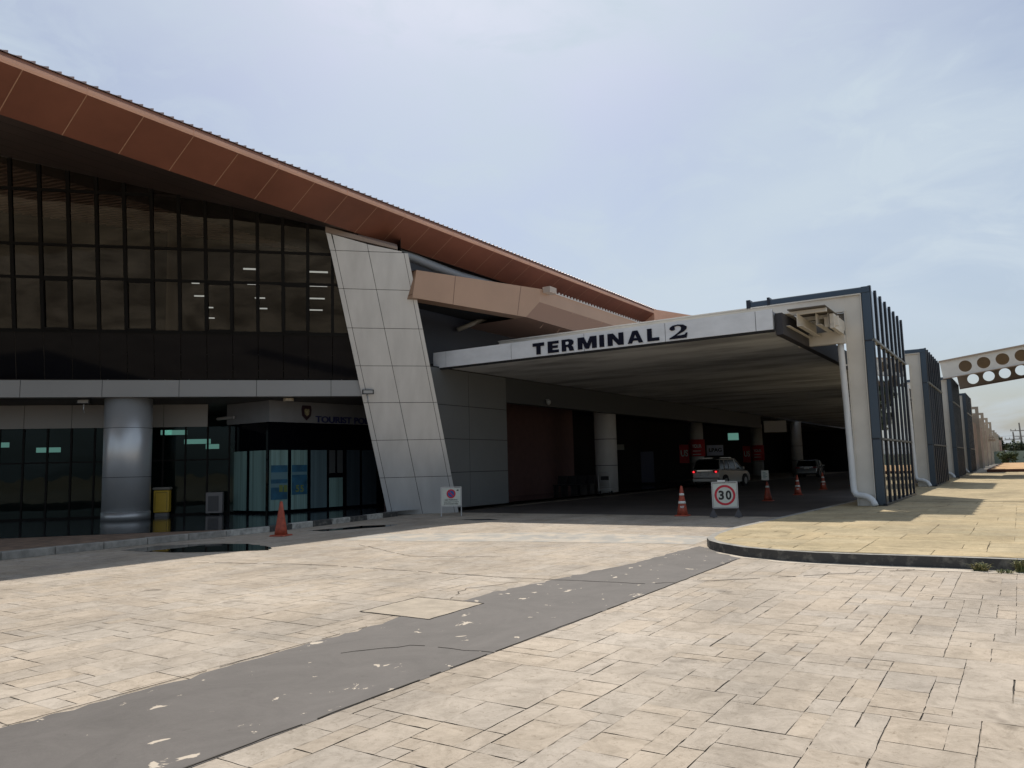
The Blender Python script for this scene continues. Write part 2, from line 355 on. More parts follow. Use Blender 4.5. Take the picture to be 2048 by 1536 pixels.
def clip(poly, a, b):    # keep the part left of a->b
    o = []; n = len(poly)
    def s(p): return (b[0] - a[0]) * (p[1] - a[1]) - (b[1] - a[1]) * (p[0] - a[0])
    for k in range(n):
        p, q = poly[k], poly[(k + 1) % n]; sp, sq = s(p), s(q)
        if sp >= 0: o.append(p)
        if (sp >= 0) != (sq >= 0):
            t = sp / (sp - sq); o.append((p[0] + (q[0] - p[0]) * t, p[1] + (q[1] - p[1]) * t))
    return o
def ashlar(mb, x0, x1, y0, y1, mod, z, gap, sizes, region=None, tv=.07, lean=0.0):
    nx = int((x1 - x0) / mod); ny = int((y1 - y0) / mod); used = [[False] * ny for _ in range(nx)]
    for j in range(ny):
        for i in range(nx):
            if used[i][j]: continue
            w, h = rnd.choice(sizes)
            w = min(w, nx - i); h = min(h, ny - j)
            ww = 0
            while ww < w and not used[i + ww][j]: ww += 1
            w = ww
            for a in range(w):
                for b in range(h): used[i + a][j + b] = True
            q4 = [gap / 2 * rnd.choice((.25, .6, 1, 1.7)) for _ in range(4)]
            X0 = x0 + i * mod + q4[0]; X1 = x0 + (i + w) * mod - q4[1]; Y0 = y0 + j * mod + q4[2]; Y1 = y0 + (j + h) * mod - q4[3]
            cn = [(X0, Y0), (X1, Y0), (X1, Y1), (X0, Y1)]; cn = [(a_ + rnd.uniform(-.004, .004), b_ + rnd.uniform(-.004, .004)) for a_, b_ in cn]
            near = not region and Y0 < 9 and X0 > -11
            if near:
                p = []
                for k in range(4):
                    a_, b_ = cn[k], cn[(k + 1) % 4]; ns = max(2, int(math.hypot(b_[0] - a_[0], b_[1] - a_[1]) / .07))
                    for q_ in range(ns):
                        f_ = q_ / ns; e_ = rnd.gauss(0, .0022) if q_ else 0; ex, ey = b_[1] - a_[1], -(b_[0] - a_[0]); el = math.hypot(ex, ey) or 1
                        p.append((a_[0] + (b_[0] - a_[0]) * f_ + ex / el * e_, a_[1] + (b_[1] - a_[1]) * f_ + ey / el * e_))
            else: p = cn
            if region:
                for k in range(len(region)):
                    p = clip(p, region[k], region[(k + 1) % len(region)])
                    if len(p) < 3: break
            if len(p) < 3: continue
            v = 1 + rnd.uniform(-tv, tv); wv = rnd.uniform(-.02, .02)
            mb.poly([(q[0], q[1], z) for q in p], 0); mb.tint.append((v + wv, v, v - wv * 1.5))
    return mb

# ------------------------------------------------------------------ ground
g = MB(); g.poly([(-1500, -1500, -.06), (1500, -1500, -.06), (1500, 2500, -.06), (-1500, 2500, -.06)])
struct(g.build('ground', M['ground']))
rd = MB()
RX0, RX1, RY0, RY1 = -16.5, 9.3, -3.3, 21.3
SZ = [(2, 1), (3, 2), (2, 2), (4, 2), (3, 1), (2, 3), (4, 3), (1, 1), (2, 4), (3, 3), (1, 2)]
ashlar(rd, RX0, RX1, RY0, RY1, .15, 0, .0056, SZ, tv=.02)
rd.poly([(RX0, RY0, -.007), (RX1, RY0, -.007), (RX1, RY1, -.007), (RX0, RY1, -.007)], 1); rd.tint.append((1, 1, 1))
for q in ((-40, RX0, -60, 95), (RX1, 60, -60, 12.4), (RX0, RX1, -60, RY0), ):
    rd.poly([(q[0], q[2], 0), (q[1], q[2], 0), (q[1], q[3], 0), (q[0], q[3], 0)], 0); rd.tint.append((1, 1, 1))
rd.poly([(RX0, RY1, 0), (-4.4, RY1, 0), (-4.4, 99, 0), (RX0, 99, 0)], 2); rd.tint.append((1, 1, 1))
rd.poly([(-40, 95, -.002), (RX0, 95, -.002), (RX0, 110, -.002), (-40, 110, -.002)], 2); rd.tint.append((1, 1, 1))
struct(rd.build('road', [M['stone'], M['grout'], mat('shade_darkened_driveway', (.060, .050, .047), .7, col2=(.10, .086, .08), scale=.5, detail=8)]))  # driveway colour darkened to stand for the deep shade under the canopy

def ragged(pts, step, amp):
    o = []
    for k in range(len(pts) - 1):
        a = Vector(pts[k]); b = Vector(pts[k + 1]); n = max(1, int((b - a).length / step)); pr = Vector((-(b - a).y, (b - a).x)).normalized()
        for j in range(n): o.append(a + (b - a) * j / n + pr * rnd.uniform(-amp, amp) * (rnd.random() ** 2))
    o.append(Vector(pts[-1])); return o
def sheet(mb, pts, z): return mb.poly([(p[0], p[1], z) for p in pts])
b = MB(); L = ragged([(-5.27, -3), (-5.3, 3), (-5.40, 6), (-5.46, 8), (-5.2, 9.6), (-5.05, 11), (-5.0, 12.4), (-4.95, 13.6)], .12, .09)
Rr = ragged([(-3.70, -3), (-3.70, 3), (-3.72, 8), (-3.77, 12.5)], .5, .015)
sheet(b, L + Rr[::-1], .003)
struct(b.build('grey_coated_strip', M['paint']))
b = MB(); sheet(b, ragged([(-12.9, 13.75), (-9.07, 15.3), (-5.9, 15.5), (-5.25, 15.4)], .3, .08) + ragged([(-5.15, 13.9), (-7.9, 13.45), (-11.1, 12.55), (-12.6, 12.3)], .3, .08), .0025)
struct(b.build('faded_cross_strip', M['paint2']))
# recast square of concrete with an open joint round it
b = MB(); q = [(-6.04, 6.16), (-5.07, 6.14), (-5.11, 7.14), (-6.06, 7.13)]
sheet(b, q, .005); struct(b.build('manhole_slab', mat('pale_recast_concrete', (.36, .305, .24), .85, var=.14, scale=5, detail=9, bump=.4)))
b = MB()
for k in range(4):
    a = Vector((*q[k], .0065)); c = Vector((*q[(k + 1) % 4], .0065)); P_ = ragged([a.to_2d(), c.to_2d()], .08, .022)
    for j in range(len(P_) - 1):
        w = rnd.uniform(.004, .016)
        b.bar((P_[j].x, P_[j].y, .0062), (P_[j + 1].x, P_[j + 1].y, .0062), w, .003)
# long cracks wandering over the forecourt
def crack(pts, w0, w1, amp=.05, step=.12):
    P_ = ragged(pts, step, amp)
    for j in range(len(P_) - 1):
        if rnd.random() < .12: continue
        w = rnd.uniform(w0, w1)
        b.bar((P_[j].x, P_[j].y, .0062), (P_[j + 1].x, P_[j + 1].y, .0062), w, .0025)
crack([(-12, 8.3), (-9.6, 8.9), (-6.09, 8.9), (-4.06, 9.15), (-3.0, 10.07), (-1.3, 11.7)], .004, .016)
crack([(-11.4, 11.6), (-9.0, 10.4), (-7.4, 10.9)], .003, .012)
crack([(-5.6, 7.1), (-5.9, 7.9), (-5.6, 8.6)], .003, .008, .08)
crack([(-4.9, 4.6), (-4.5, 5.2), (-3.7, 5.3)], .003, .007, .06)
crack([(-2.2, 2.6), (-1.9, 2.9), (-1.95, 3.3)], .003, .008, .05)
crack([(-3.71, 1.0), (-3.72, 8), (-3.78, 12.2)], .006, .014, .012)
crack([(-.02, 1.2), (-.03, 7.5)], .006, .014, .012)
crack([(-5.30, 2), (-5.40, 5.6)], .003, .009, .01)
struct(b.build('ground_cracks', mat('crack_dirt', (.045, .037, .03), .95)))
# puddles
def blob(pts, amp): return [(p.x, p.y) for p in ragged(pts + [pts[0]], .15, amp)]
b = MB()
sheet(b, blob([(-15.6, 9.0), (-14.7, 9.05), (-13.6, 9.3), (-12.4, 10.2), (-12.9, 10.6), (-14.0, 10.9), (-15.0, 10.6), (-15.7, 9.9)], .09), .0045)
sheet(b, blob([(-15.5, 13.9), (-14.9, 13.9), (-14.3, 15.6), (-14.5, 16.3), (-15.2, 15.6)], .08), .0045)
sheet(b, blob([(-14.0, 18.4), (-13.2, 18.2), (-12.6, 18.5), (-13.2, 18.8)], .06), .0045)
struct(b.build('puddles', M['water']))

# ------------------------------------------------------------------ right-hand pavement
KT = [(12, 12.05), (-1.0, 12.05), (-1.89, 11.98), (-2.62, 11.98), (-3.17, 12.09), (-3.79, 12.36), (-4.30, 12.80), (-4.62, 13.20), (-4.84, 13.7), (-5.00, 14.5), (-5.08, 15.7), (-4.6, 26.8)]
ins = []
for k in range(1, len(KT) - 1):
    a = Vector(KT[k - 1]); c = Vector(KT[k + 1]); t_ = (c - a).normalized(); nrm = Vector((t_.y, -t_.x)); ins.append(tuple(Vector(KT[k]) + nrm * .13))
ins = [(12, 12.18)] + ins + [(-4.45, 26.8)]
region = ins + [(12, 26.8)]
ar = sum(region[k][0] * region[(k + 1) % len(region)][1] - region[(k + 1) % len(region)][0] * region[k][1] for k in range(len(region)))
if ar < 0: region = region[::-1]
sw = MB()
ashlar(sw, -5.3, 10.7, 11.9, 26.8, .32, .15, .012, [(4, 1), (3, 2), (5, 2), (4, 2), (6, 2), (3, 1), (2, 1), (5, 1)], region, .06)
sw.poly([(p[0], p[1], .143) for p in region], 1); sw.tint.append((1, 1, 1))
sw.poly([(-4.6, 26.8, .15), (14, 26.8, .15), (14, 72, .15), (-4.6, 72, .15)], 0); sw.tint.append((1, 1, 1))
sw.poly([(-4.6, 72, .15), (-2.2, 72, .15), (-2.2, 190, .15), (-4.6, 190, .15)], 2); sw.tint.append((1, 1, 1))
sw.poly([(10.7, 11.95, .15), (60, 11.95, .15), (60, 26.8, .15), (10.7, 26.8, .15)], 0); sw.tint.append((1, 1, 1))
struct(sw.build('sidewalk', [M['ystone'], M['ygrout'], M['conc']]))
kb = MB()
for k in range(len(KT) - 1):
    a, c = KT[k], KT[k + 1]; ia, ic = ins[k], ins[k + 1]
    kb.poly([(a[0], a[1], .15), (c[0], c[1], .15), (ic[0], ic[1], .15), (ia[0], ia[1], .15)], 0)
    nn = max(1, int((Vector(a) - Vector(c)).length / .5))
    kb.poly([(a[0], a[1], -.01), (c[0], c[1], -.01), (c[0], c[1], .15), (a[0], a[1], .15)], 1)  # front face coloured dark: its shade is put into the colour
kb.poly([(-4.6, 26.8, 0), (-4.6, 75, 0), (-4.6, 75, .15), (-4.6, 26.8, .15)], 1)
struct(kb.build('kerb', [M['kerb'], M['kerb_dark']]))
# gutter mortar along the kerb foot
b = MB(); off = [(-1.2, 12.05), (-2.62, 11.98), (-3.17, 12.09), (-3.79, 12.36), (-4.3, 12.8)]
b2 = ragged([(6, 12.04), (-1.0, 12.04), (-2.62, 11.97), (-3.17, 12.08), (-3.79, 12.35), (-4.3, 12.79)], .15, .0)
b3 = ragged([(-4.36, 12.72), (-3.85, 12.22), (-3.2, 11.9), (-2.62, 11.8), (-1.0, 11.72), (6, 11.6)], .15, .09)
sheet(b, b2 + b3, .0035); struct(b.build('gutter_mortar', mat('gutter_mortar', (.47, .41, .34), .9, var=.15, scale=3)))
# orange soil bed far right
b = MB(); b.box(-2.15, 40, 72.1, 132, .05, .34); struct(b.build('soil_bed', M['soil']))
b = MB(); b.box(-2.3, 40, 71.9, 72.08, 0, .38); b.box(-2.3, -2.16, 72.09, 132, 0, .37)
struct(b.build('bed_edging', mat('dark_red_edging', (.09, .035, .025), .8)))

# ------------------------------------------------------------------ left pavement, kerb and tiled floor
TZ = .15
b = MB()
e0 = F(-16, 6.27, TZ); e1 = F(-5.0, 6.27, TZ)
b.poly([F(-16, -13, TZ), (-34, 45, TZ), (-17.0, 60, TZ), (-16.75, 25.5, TZ), (-17.3, 19.2, TZ), (-16.38, 13.3, TZ), (-16.38, 12.25, TZ), e0])
struct(b.build('tiled_floor', M['tile']))
b = MB(); b.poly([e0 - Vector((0, 0, .004)), (-16.36, 12.25, TZ - .004), (-16.36, 2.0, TZ - .004), (-16.36, -6, TZ - .004), F(-16, 12, TZ - .004) + Vector((-4, -8, 0)), ])
struct(b.build('brick_pavement', M['brickwalk']))
b = MB(); y = -6.0; k = 0
pts = [(-16.2, -6), (-16.2, 2), (-16.1, 7), (-16.24, 10), (-16.2, 12), (-16.2, 13.3), (-17.12, 19.2)]
P_ = []
for j in range(len(pts) - 1):
    a = Vector(pts[j]); c = Vector(pts[j + 1]); n = max(1, round((c - a).length / .9)); P_ += [a + (c - a) * i / n for i in range(n)]
P_.append(Vector(pts[-1]))
for j in range(len(P_) - 1):
    a, c = P_[j], P_[j + 1]; dd = (c - a).normalized(); nr = Vector((-dd.y, dd.x)) * .18; gp = dd * .006; z = .155 + rnd.uniform(-.008, .006)
    a2, c2 = a + gp, c - gp
    b.mi = (1 if j % 2 else 2) if a.y > 11.5 else 0
    b.hexa([(a2.x, a2.y, -.01), (a2.x + nr.x, a2.y + nr.y, -.01), (c2.x + nr.x, c2.y + nr.y, -.01), (c2.x, c2.y, -.01), (a2.x - .0, a2.y, z), (a2.x + nr.x, a2.y + nr.y, z), (c2.x + nr.x, c2.y + nr.y, z), (c2.x, c2.y, z)])
struct(b.build('left_kerb', [M['kerb'], M['kerb_dark'], M['kerb_white']], bevel=.02))

# ------------------------------------------------------------------ terminal building
TB = thing('terminal_building', 'airport terminal with sweeping brown roof, outward leaning dark glazing and pale slanted panel pier', 'building', (-18, 19.6, 0))
XE, ZE, XS, ZS = -16.5, 9.865, -17.515, 9.213
SLP = .262
YE0, YE1 = -6.0, 40.0
n_pan = 1.3135; y_first = 7.158
def soffit_z(x): return ZS + (XS - x) * SLP if x < XS else ZS
# roof sheet with ribs, sloping gently up to the ridge
r_ = MB(); per = n_pan / 5; y = YE0
prof = []
while y < YE1:
    prof += [(y, 0.0), (y + per * .3, .004), (y + per * .6, .016), (y + per * .85, .04), (y + per * .97, .052), (y + per * .995, .05)]; y += per
prof.append((YE1, 0))
ZR = 10.105
for k in range(len(prof) - 1):
    (ya, za), (yb, zb) = prof[k], prof[k + 1]
    r_.poly([(XE + .012, ya, ZR + za), (XE + .012, yb, ZR + zb), (-46, yb, ZR + zb + 4.2), (-46, ya, ZR + za + 4.2)])
    r_.poly([(XE + .012, ya, ZR - .005), (XE + .012, yb, ZR - .005), (XE + .012, yb, ZR + zb), (XE + .012, ya, ZR + za)])
roof = r_.build('roof', M['roof'], TB)
e_ = MB()
ef = [(XE, ZE), (XE + .012, ZE + .06), (XE + .006, ZE + .13), (XE - .012, ZE + .152), (XE - .1, ZE + .152), (XE - .1, ZE)]
y = y_first - n_pan * 10
e_.prism([(x, YE0, z) for x, z in ef], (0, YE1 - YE0, 0))
for k in range(-9, 25, 2): e_.box(XE - .02, XE + .015, y_first + k * n_pan - .006, y_first + k * n_pan + .006, ZE - .001, ZE + .16)
e_.build('eave_flashing', M['eave'], roof)
b = MB(); b.prism([(XE - .013, YE0, ZE + .154), (XE - .04, YE0, ZE + .235), (XE - .1, YE0, ZE + .235), (XE - .1, YE0, ZE + .154)], (0, YE1 - YE0, 0)); b.build('closure_strip', mat('brown_closure', (.30, .15, .11), .6, var=.1), roof)
s_ = MB(); s_.poly([(XE, YE0, ZE), (XE, YE1, ZE), (XS, YE1, ZS), (XS, YE0, ZS)], 0)
dn = Vector((.54, 0, -.84)) * .004; k = -10
while y_first + k * n_pan < YE1:
    yy = y_first + k * n_pan; w = .011
    if yy > YE0: s_.poly([Vector((XE, yy - w, ZE)) + dn, Vector((XE, yy + w, ZE)) + dn, Vector((XS, yy + w, ZS)) + dn, Vector((XS, yy - w, ZS)) + dn], 1)
    k += 1
s_.build('sloping_soffit', [M['soffit'], M['soffit_seam']], roof)
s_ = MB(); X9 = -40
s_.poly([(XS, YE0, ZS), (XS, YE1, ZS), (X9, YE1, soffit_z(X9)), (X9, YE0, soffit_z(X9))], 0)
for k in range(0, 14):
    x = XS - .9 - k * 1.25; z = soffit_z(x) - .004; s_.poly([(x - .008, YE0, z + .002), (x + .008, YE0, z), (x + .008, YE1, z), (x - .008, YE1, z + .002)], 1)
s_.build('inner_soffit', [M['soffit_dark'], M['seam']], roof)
# roof edge turning right at its far end
w_ = MB(); a = Vector((XE, YE1, 0)); dv = Vector((.308, .951, 0))
for z0, z1, o in ((ZE, ZR, 0), ):
    p0 = a + Vector((0, 0, 0)); p1 = a + dv * 8
    w_.hexa([(p0.x, p0.y, ZE - .4), (p1.x, p1.y, ZE - .4), (p1.x - 8, p1.y, ZE - .4), (p0.x - 8, p0.y, ZE - .4), (p0.x, p0.y, ZR), (p1.x, p1.y, ZR), (p1.x - 8, p1.y, ZR + .4), (p0.x - 8, p0.y, ZR + .4)])
w_.build('roof_wing', M['eave'], TB)
# spandrel band with joints
def on_facade(mb, u0, u1, n0, n1, z0, z1):
    return mb.hexa([F(u0, n1, z0), F(u1, n1, z0), F(u1, n0, z0), F(u0, n0, z0), F(u0, n1, z1), F(u1, n1, z1), F(u1, n0, z1), F(u0, n0, z1)])
b = MB(); js = [-17.9, -15.6, -13.3, -11.006, -8.737, -6.516, -4.186, -1.85, -.35]
for k in range(len(js) - 1): on_facade(b, js[k] + .008, js[k + 1] - .008, .35, .70, 3.965, 4.49)
b.mi = 1; on_facade(b, -18, -.4, .30, .685, 3.975, 4.48)
b.build('panel_band', [M['alu_band'], M['seam']], TB)
# glazing
UM = [-1.80 - k * .7775 for k in range(18)]
ZL = [4.49, 5.98, 7.56, 8.53, 10.12]
gn = lambda z: .65 + (z - 4.4) * CANT
def topz(u):      # where the leaning glass meets the soffit
    z = 9.0
    for _ in range(12):
        x = F(u, gn(z), 0).x; z = soffit_z(x)
    return z
def gbar(mb, u0, z0, u1, z1, w, dep, off=0.0):
    a = F(u0, gn(z0) + off, z0); c = F(u1, gn(z1) + off, z1); nv = (FN + Vector((0, 0, -CANT))).normalized()
    return mb.bar(a, c, w, dep, nv)
nm = 0
edge_u = UM[0] + .7775
for k, u in enumerate([edge_u] + UM):
    zt = topz(u) - .02; b = MB(); gbar(b, u, 5.98, u, zt, .10, .12); b.build('mullion', M['frame'], TB)
for z in ZL[1:]:
    b = MB(); us = [u for u in [edge_u] + UM if topz(u) > z + .1]
    if len(us) > 1: gbar(b, us[0], z, us[-1], z, .085 if z != 5.98 else .11, .13); b.build('transom', M['frame'], TB)
allu = [edge_u] + UM
for k in range(len(allu) - 1):
    u0, u1 = allu[k + 1] + .012, allu[k] - .012
    for j in range(len(ZL)):
        z0 = ZL[j] + .036; 
        t0, t1 = topz(u0) - .02, topz(u1) - .02
        z1 = ZL[j + 1] - .036 if j + 1 < len(ZL) else 99
        a, c = min(z1, t0), min(z1, t1)
        if max(a, c) < z0 + .05: continue
        a = max(a, z0 + .01); c = max(c, z0 + .01)
        b = MB(); b.poly([F(u0, gn(z0), z0), F(u1, gn(z0), z0), F(u1, gn(c), c), F(u0, gn(a), a)])
        b.build('window_pane' if j else 'spandrel_pane', M['g_span'] if j == 0 else M['g_upper'], TB)
    if k in (2, 5, 8, 11, 14):
        b = MB(); z0, z1 = 5.98 + .05, 7.56 - .05
        for (ua, za, ub, zb) in ((u0, z0, u0, z1), (u1, z0, u1, z1), (u0, z1, u1, z1), (u0, z0, u1, z0)): gbar(b, ua, za, ub, zb, .10, .17, .01)
        b.build('casement_frame', M['frame'], TB)
# dark room behind the glazing
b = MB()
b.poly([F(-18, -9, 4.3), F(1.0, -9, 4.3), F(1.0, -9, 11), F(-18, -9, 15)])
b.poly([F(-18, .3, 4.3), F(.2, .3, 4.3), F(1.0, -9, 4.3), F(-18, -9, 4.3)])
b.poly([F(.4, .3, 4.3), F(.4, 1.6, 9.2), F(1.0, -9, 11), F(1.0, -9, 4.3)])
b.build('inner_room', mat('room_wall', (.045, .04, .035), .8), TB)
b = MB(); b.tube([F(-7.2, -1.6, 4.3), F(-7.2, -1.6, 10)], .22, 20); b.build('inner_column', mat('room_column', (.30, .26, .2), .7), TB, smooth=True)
b = MB(); b.tube([F(-9, -.9, 5.55), F(.3, -.9, 5.55)], .02, 6); b.tube([F(-9, -.9, 5.0), F(.3, -.9, 5.0)], .02, 6)
for k in range(8): b.tube([F(-9 + k * 1.25, -.9, 4.3), F(-9 + k * 1.25, -.9, 5.55)], .02, 6)
b.build('inner_railing', mat('room_rail', (.2, .2, .18), .5), TB)
def wpx(x, y, z=None, Y=None, X=None):   # measured picture position -> a point on a real plane of the place (used for fixtures measured off the photo)
    c = Vector(((x - 1024) / 1540, -(y - 768) / 1540, 1.0)); r = right * c.x + up * c.y + fwd * c.z
    t = (z - 1.5) / r.z if z is not None else (Y / r.y if Y is not None else X / r.x)
    return CAMP + r * t
def wpl(x, y, p0, nrm):
    c = Vector(((x - 1024) / 1540, -(y - 768) / 1540, 1.0)); r = right * c.x + up * c.y + fwd * c.z
    return CAMP + r * ((Vector(p0) - CAMP).dot(Vector(nrm)) / r.dot(Vector(nrm)))
for (x, y, w) in ((637, 544, .5), (637, 572, .5), (633, 597, .5), (630, 620, .5), (500, 538, .34), (505, 568, .28), (520, 596, .3), (525, 617, .3),
                  (399, 592, .3), (418, 615, .26), (420, 636, .3), (437, 654, .4), (391, 566, .2)):
    p = wpx(x, y, z=8.25); b = MB(); b.bar(p - FD * w * .62, p + FD * w * .62, .1, .035); b.build('ceiling_light', M['tube'], TB)
# ground floor: set back wall of glass under a panel strip
NB = -2.0
zg = wpl(100, 857, F(0, NB, 0), FN).z
b = MB()
b.poly([F(-18, .36, 3.97), F(.3, .36, 3.97), F(.3, -8, 3.97), F(-18, -8, 3.97)]); b.build('entrance_soffit', mat('entrance_soffit', (.10, .09, .085), .7, var=.1), TB)
b = MB(); us = [-18 + .0]
u = -14.7
while u < -6.2:
    u2 = min(u + 1.44, -6.05); on_facade(b, u + .008, u2 - .008, NB - .1, NB, zg, 3.95); u += 1.44
b.mi = 1; on_facade(b, -14.8, -6.06, NB - .2, NB - .02, zg + .01, 3.94)
b.build('panel_strip', [mat('grey_panel_strip', (.26, .245, .225), .5, metal=.2), M['seam']], TB)
u = -14.7
while u < -5.2:
    b = MB(); b.poly([F(u + .03, NB - .06, TZ + .05), F(u + .69, NB - .06, TZ + .05), F(u + .69, NB - .06, zg), F(u + .03, NB - .06, zg)]); b.build('shopfront_pane', M['g_low'], TB)
    b = MB(); on_facade(b, u - .03, u + .03, NB - .11, NB - .03, TZ, zg); b.build('shopfront_mullion', M['frame'], TB); u += .72
b = MB(); on_facade(b, -15, -5.3, NB - .12, NB - .02, TZ, TZ + .06); on_facade(b, -15, -5.3, NB - .12, NB - .02, 2.0, 2.05); b.build('shopfront_rail', M['frame'], TB)
b = MB(); b.poly([F(-16, -8, TZ), F(1, -8, TZ), F(1, -8, 3.97), F(-16, -8, 3.97)]); b.poly([F(-16, -8, TZ), F(-16, 0, TZ), F(-16, 0, 3.97), F(-16, -8, 3.97)])
b.build('lobby_wall', mat('lobby_wall', (.04, .05, .048), .7), TB)
for (x, y, w) in ((333, 861, .25), (352, 861, .5), (395, 879, .6), (425, 889, .3), (97, 896, .5), (8, 886, .2)):
    p = wpl(x, y + 4, F(0, -3.6, 0), FN); b = MB(); b.bar(p - FD * w * .75, p + FD * w * .75, .1, .17); b.build('lobby_light', M['tubeg'], TB)
# round column on the forecourt
cc = F(-8.17, -.18, 0)
cl = MB(); cl.lathe(cc, [(.70, .40), (.70, 4.2)], 48); col1 = cl.build('round_column', M['col_metal'], TB, smooth=True)
b = MB()
for z in (1.48, 3.02): b.lathe(cc, [(.702, z), (.702, z + .014)], 48)
b.build('joint_ring', M['seam'], col1)
b = MB(); b.lathe(cc, [(.712, .15), (.712, .40)], 48); b.build('column_plinth', M['galv'], col1, smooth=True)
# slanted pier
b = MB(); z_ = lambda z: z * CANT
def PY(u, z, n=0.0): return F(u, z_(z) + n, z)
Lu = lambda z: 0.0 - .2175 * z ; Ru = lambda z: 2.43 - .208 * z
zsj = [-.02, 1.25, 2.50, 3.74, 4.945, 6.165, 7.415, 8.62]
ztl = 9.14; ztr = 8.64
th = .55
def pan(mb, u00, u10, z0, u01, u11, z1a, z1b=None, n=0.0, t=.03):
    z1b = z1a if z1b is None else z1b
    return mb.hexa([PY(u00, z0, n), PY(u10, z0, n), PY(u10, z0, n - t), PY(u00, z0, n - t), PY(u01, z1a, n), PY(u11, z1b, n), PY(u11, z1b, n - t), PY(u01, z1a, n - t)])
mid = lambda z: .5 * (Lu(z) + Ru(z)) - .03
g_ = .008
for k in range(len(zsj) - 1):
    z0, z1 = zsj[k] + g_, zsj[k + 1] - g_
    for a, c in ((lambda z: Lu(z), lambda z: Lu(z) + .17), (lambda z: Lu(z) + .17, mid), (mid, lambda z: Ru(z) - .14), (lambda z: Ru(z) - .14, Ru)):
        pan(b, a(z0) + g_, c(z0) - g_, z0, a(z1) + g_, c(z1) - g_, z1)
z0 = 8.62 + g_
pan(b, Lu(z0), Lu(z0) + .16, z0, Lu(9.2), Lu(9.2) + .155, 9.17, 9.13)
pan(b, Lu(z0) + .18, mid(z0) - g_, z0, Lu(9.1) + .18, mid(8.86) - g_, 9.12, 8.86)
pan(b, mid(z0) + g_, Ru(z0) - .2, z0, mid(8.85) + g_, Ru(8.64) - .2, 8.85, 8.66)
b.mi = 1
b.hexa([PY(Lu(0) + .02, 0, -.02), PY(Ru(0) - .02, 0, -.02), PY(Ru(0) - .02, 0, -.02 - th), PY(Lu(0) + .02, 0, -.02 - th),
        PY(Lu(9.13) + .02, 9.13, -.02), PY(Ru(8.6) - .02, 8.62, -.02), PY(Ru(8.6) - .02, 8.62, -.02 - th), PY(Lu(9.13) + .02, 9.13, -.02 - th)])
b.build('slanted_pier', [M['alu'], M['seam']], TB)
b = MB()
b.hexa([PY(Lu(9.2) - .02, 9.18, .0), PY(Ru(8.6) - .35, 8.72, .0), PY(Ru(8.6) - .35, 8.72, -.4), PY(Lu(9.2) - .02, 9.18, -.4), PY(Lu(9.2) - .02, 9.36, .0), PY(Ru(8.6) - .35, 8.80, .0), PY(Ru(8.6) - .35, 9.0, -.4), PY(Lu(9.2) - .02, 9.5, -.4)])
b.build('pier_head_trim', mat('pier_trim', (.27, .21, .175), .5), TB)
# dark panelled wall to the right of the pier
XW = -16.45; YC = 24.75
b = MB(); zz = [.14, 1.37, 2.53, 3.70, 4.96]; ysl = lambda z: 21.45 - .29 * z
for j in range(4):
    z0, z1 = zz[j] + .01, zz[j + 1] - .01
    b.hexa([(XW - .03, ysl(z0), z0), (XW, ysl(z0), z0), (XW, 22.29, z0), (XW - .03, 22.29, z0), (XW - .03, ysl(z1), z1), (XW, ysl(z1), z1), (XW, 22.29, z1), (XW - .03, 22.29, z1)])
    b.box(XW - .03, XW, 22.31, YC - .01, z0, z1)
b.mi = 1
b.hexa([(XW - .3, ysl(.14) + .01, .14), (XW - .015, ysl(.14) + .01, .14), (XW - .015, YC - .003, .14), (XW - .3, YC - .003, .14), (XW - .3, ysl(5) + .01, 5), (XW - .015, ysl(5) + .01, 5), (XW - .015, YC - .003, 5), (XW - .3, YC - .003, 5)])
b.build('side_wall', [M['alu_grey'], M['seam']], TB)
b = MB(); b.box(XW - .35, XW, YC + .01, 60, 4.0, 4.96); b.build('opening_header', mat('header_panel', (.055, .062, .068), .5), TB)
# dark wall above the canopy
b = MB(); b.box(XW - 1.6, XW - 1.3, 19, 90, 4.9, 9.2); b.box(XW - 1.6, XW - 1.5, 19, 39.9, 9.2, 9.6)
b.build('upper_wall', mat('upper_dark_wall', (.022, .022, .028), .5), TB)
b = MB(); p0 = wpx(915, 660, X=XW - 1.2); p1 = wpx(985, 631, X=XW - .3); b.tube([p0, p1], .09, 10); b.build('brace_tube', mat('brace', (.30, .27, .22), .6), TB, smooth=True)
# silver duct under the eave
pts = [wpx(x, y, X=-17.75) for x, y in ((800, 506), (822, 513), (870, 533), (920, 551), (965, 561), (1020, 574))]
b = MB(); b.tube([p_ - Vector((0, 0, .02)) for p_ in pts], [.15, .17, .18, .16, .12, .06], 14); b.build('silver_duct', M['silver'], TB, smooth=True)
# lower roof
Lp = Vector((-16.218, 19.21, 8.07)); nl = Vector((.956, -.29, 0))
fp = [wpl(x, y, Lp, nl) for x, y in ((833, 540), (1082, 578), (1079, 604), (1052, 634), (825, 595))]
lr = MB(); lr.prism([p - nl * .0 for p in fp], -nl * .5); low = lr.build('lower_roof_end', M['lower_eave'], TB)
b = MB(); f2 = [fp[0], fp[1]]
for (xa, ya, xb, yb) in ((911, 552, 906, 610), (1042, 572, 1035, 630)):
    a = wpl(xa, ya, Lp + nl * .004, nl); c = wpl(xb, yb, Lp + nl * .004, nl); b.bar(a, c, .012, .006, nl)
b.build('panel_joint', mat('lower_roof_joint', (.17, .10, .07), .6), low)
A = fp[1].copy(); B = fp[2].copy(); C_ = fp[3].copy()
ln = 45.0
b = MB()
b.poly([A, B, B + Vector((0, ln, 0)), A + Vector((0, ln, 0))]); b.build('lower_eave_strip', M['lower_eave'], low)
b = MB(); inn = Vector((-1.05, .0, 0)); Cz = C_.z
q0 = B; q1 = Vector((B.x - .95, B.y, Cz))
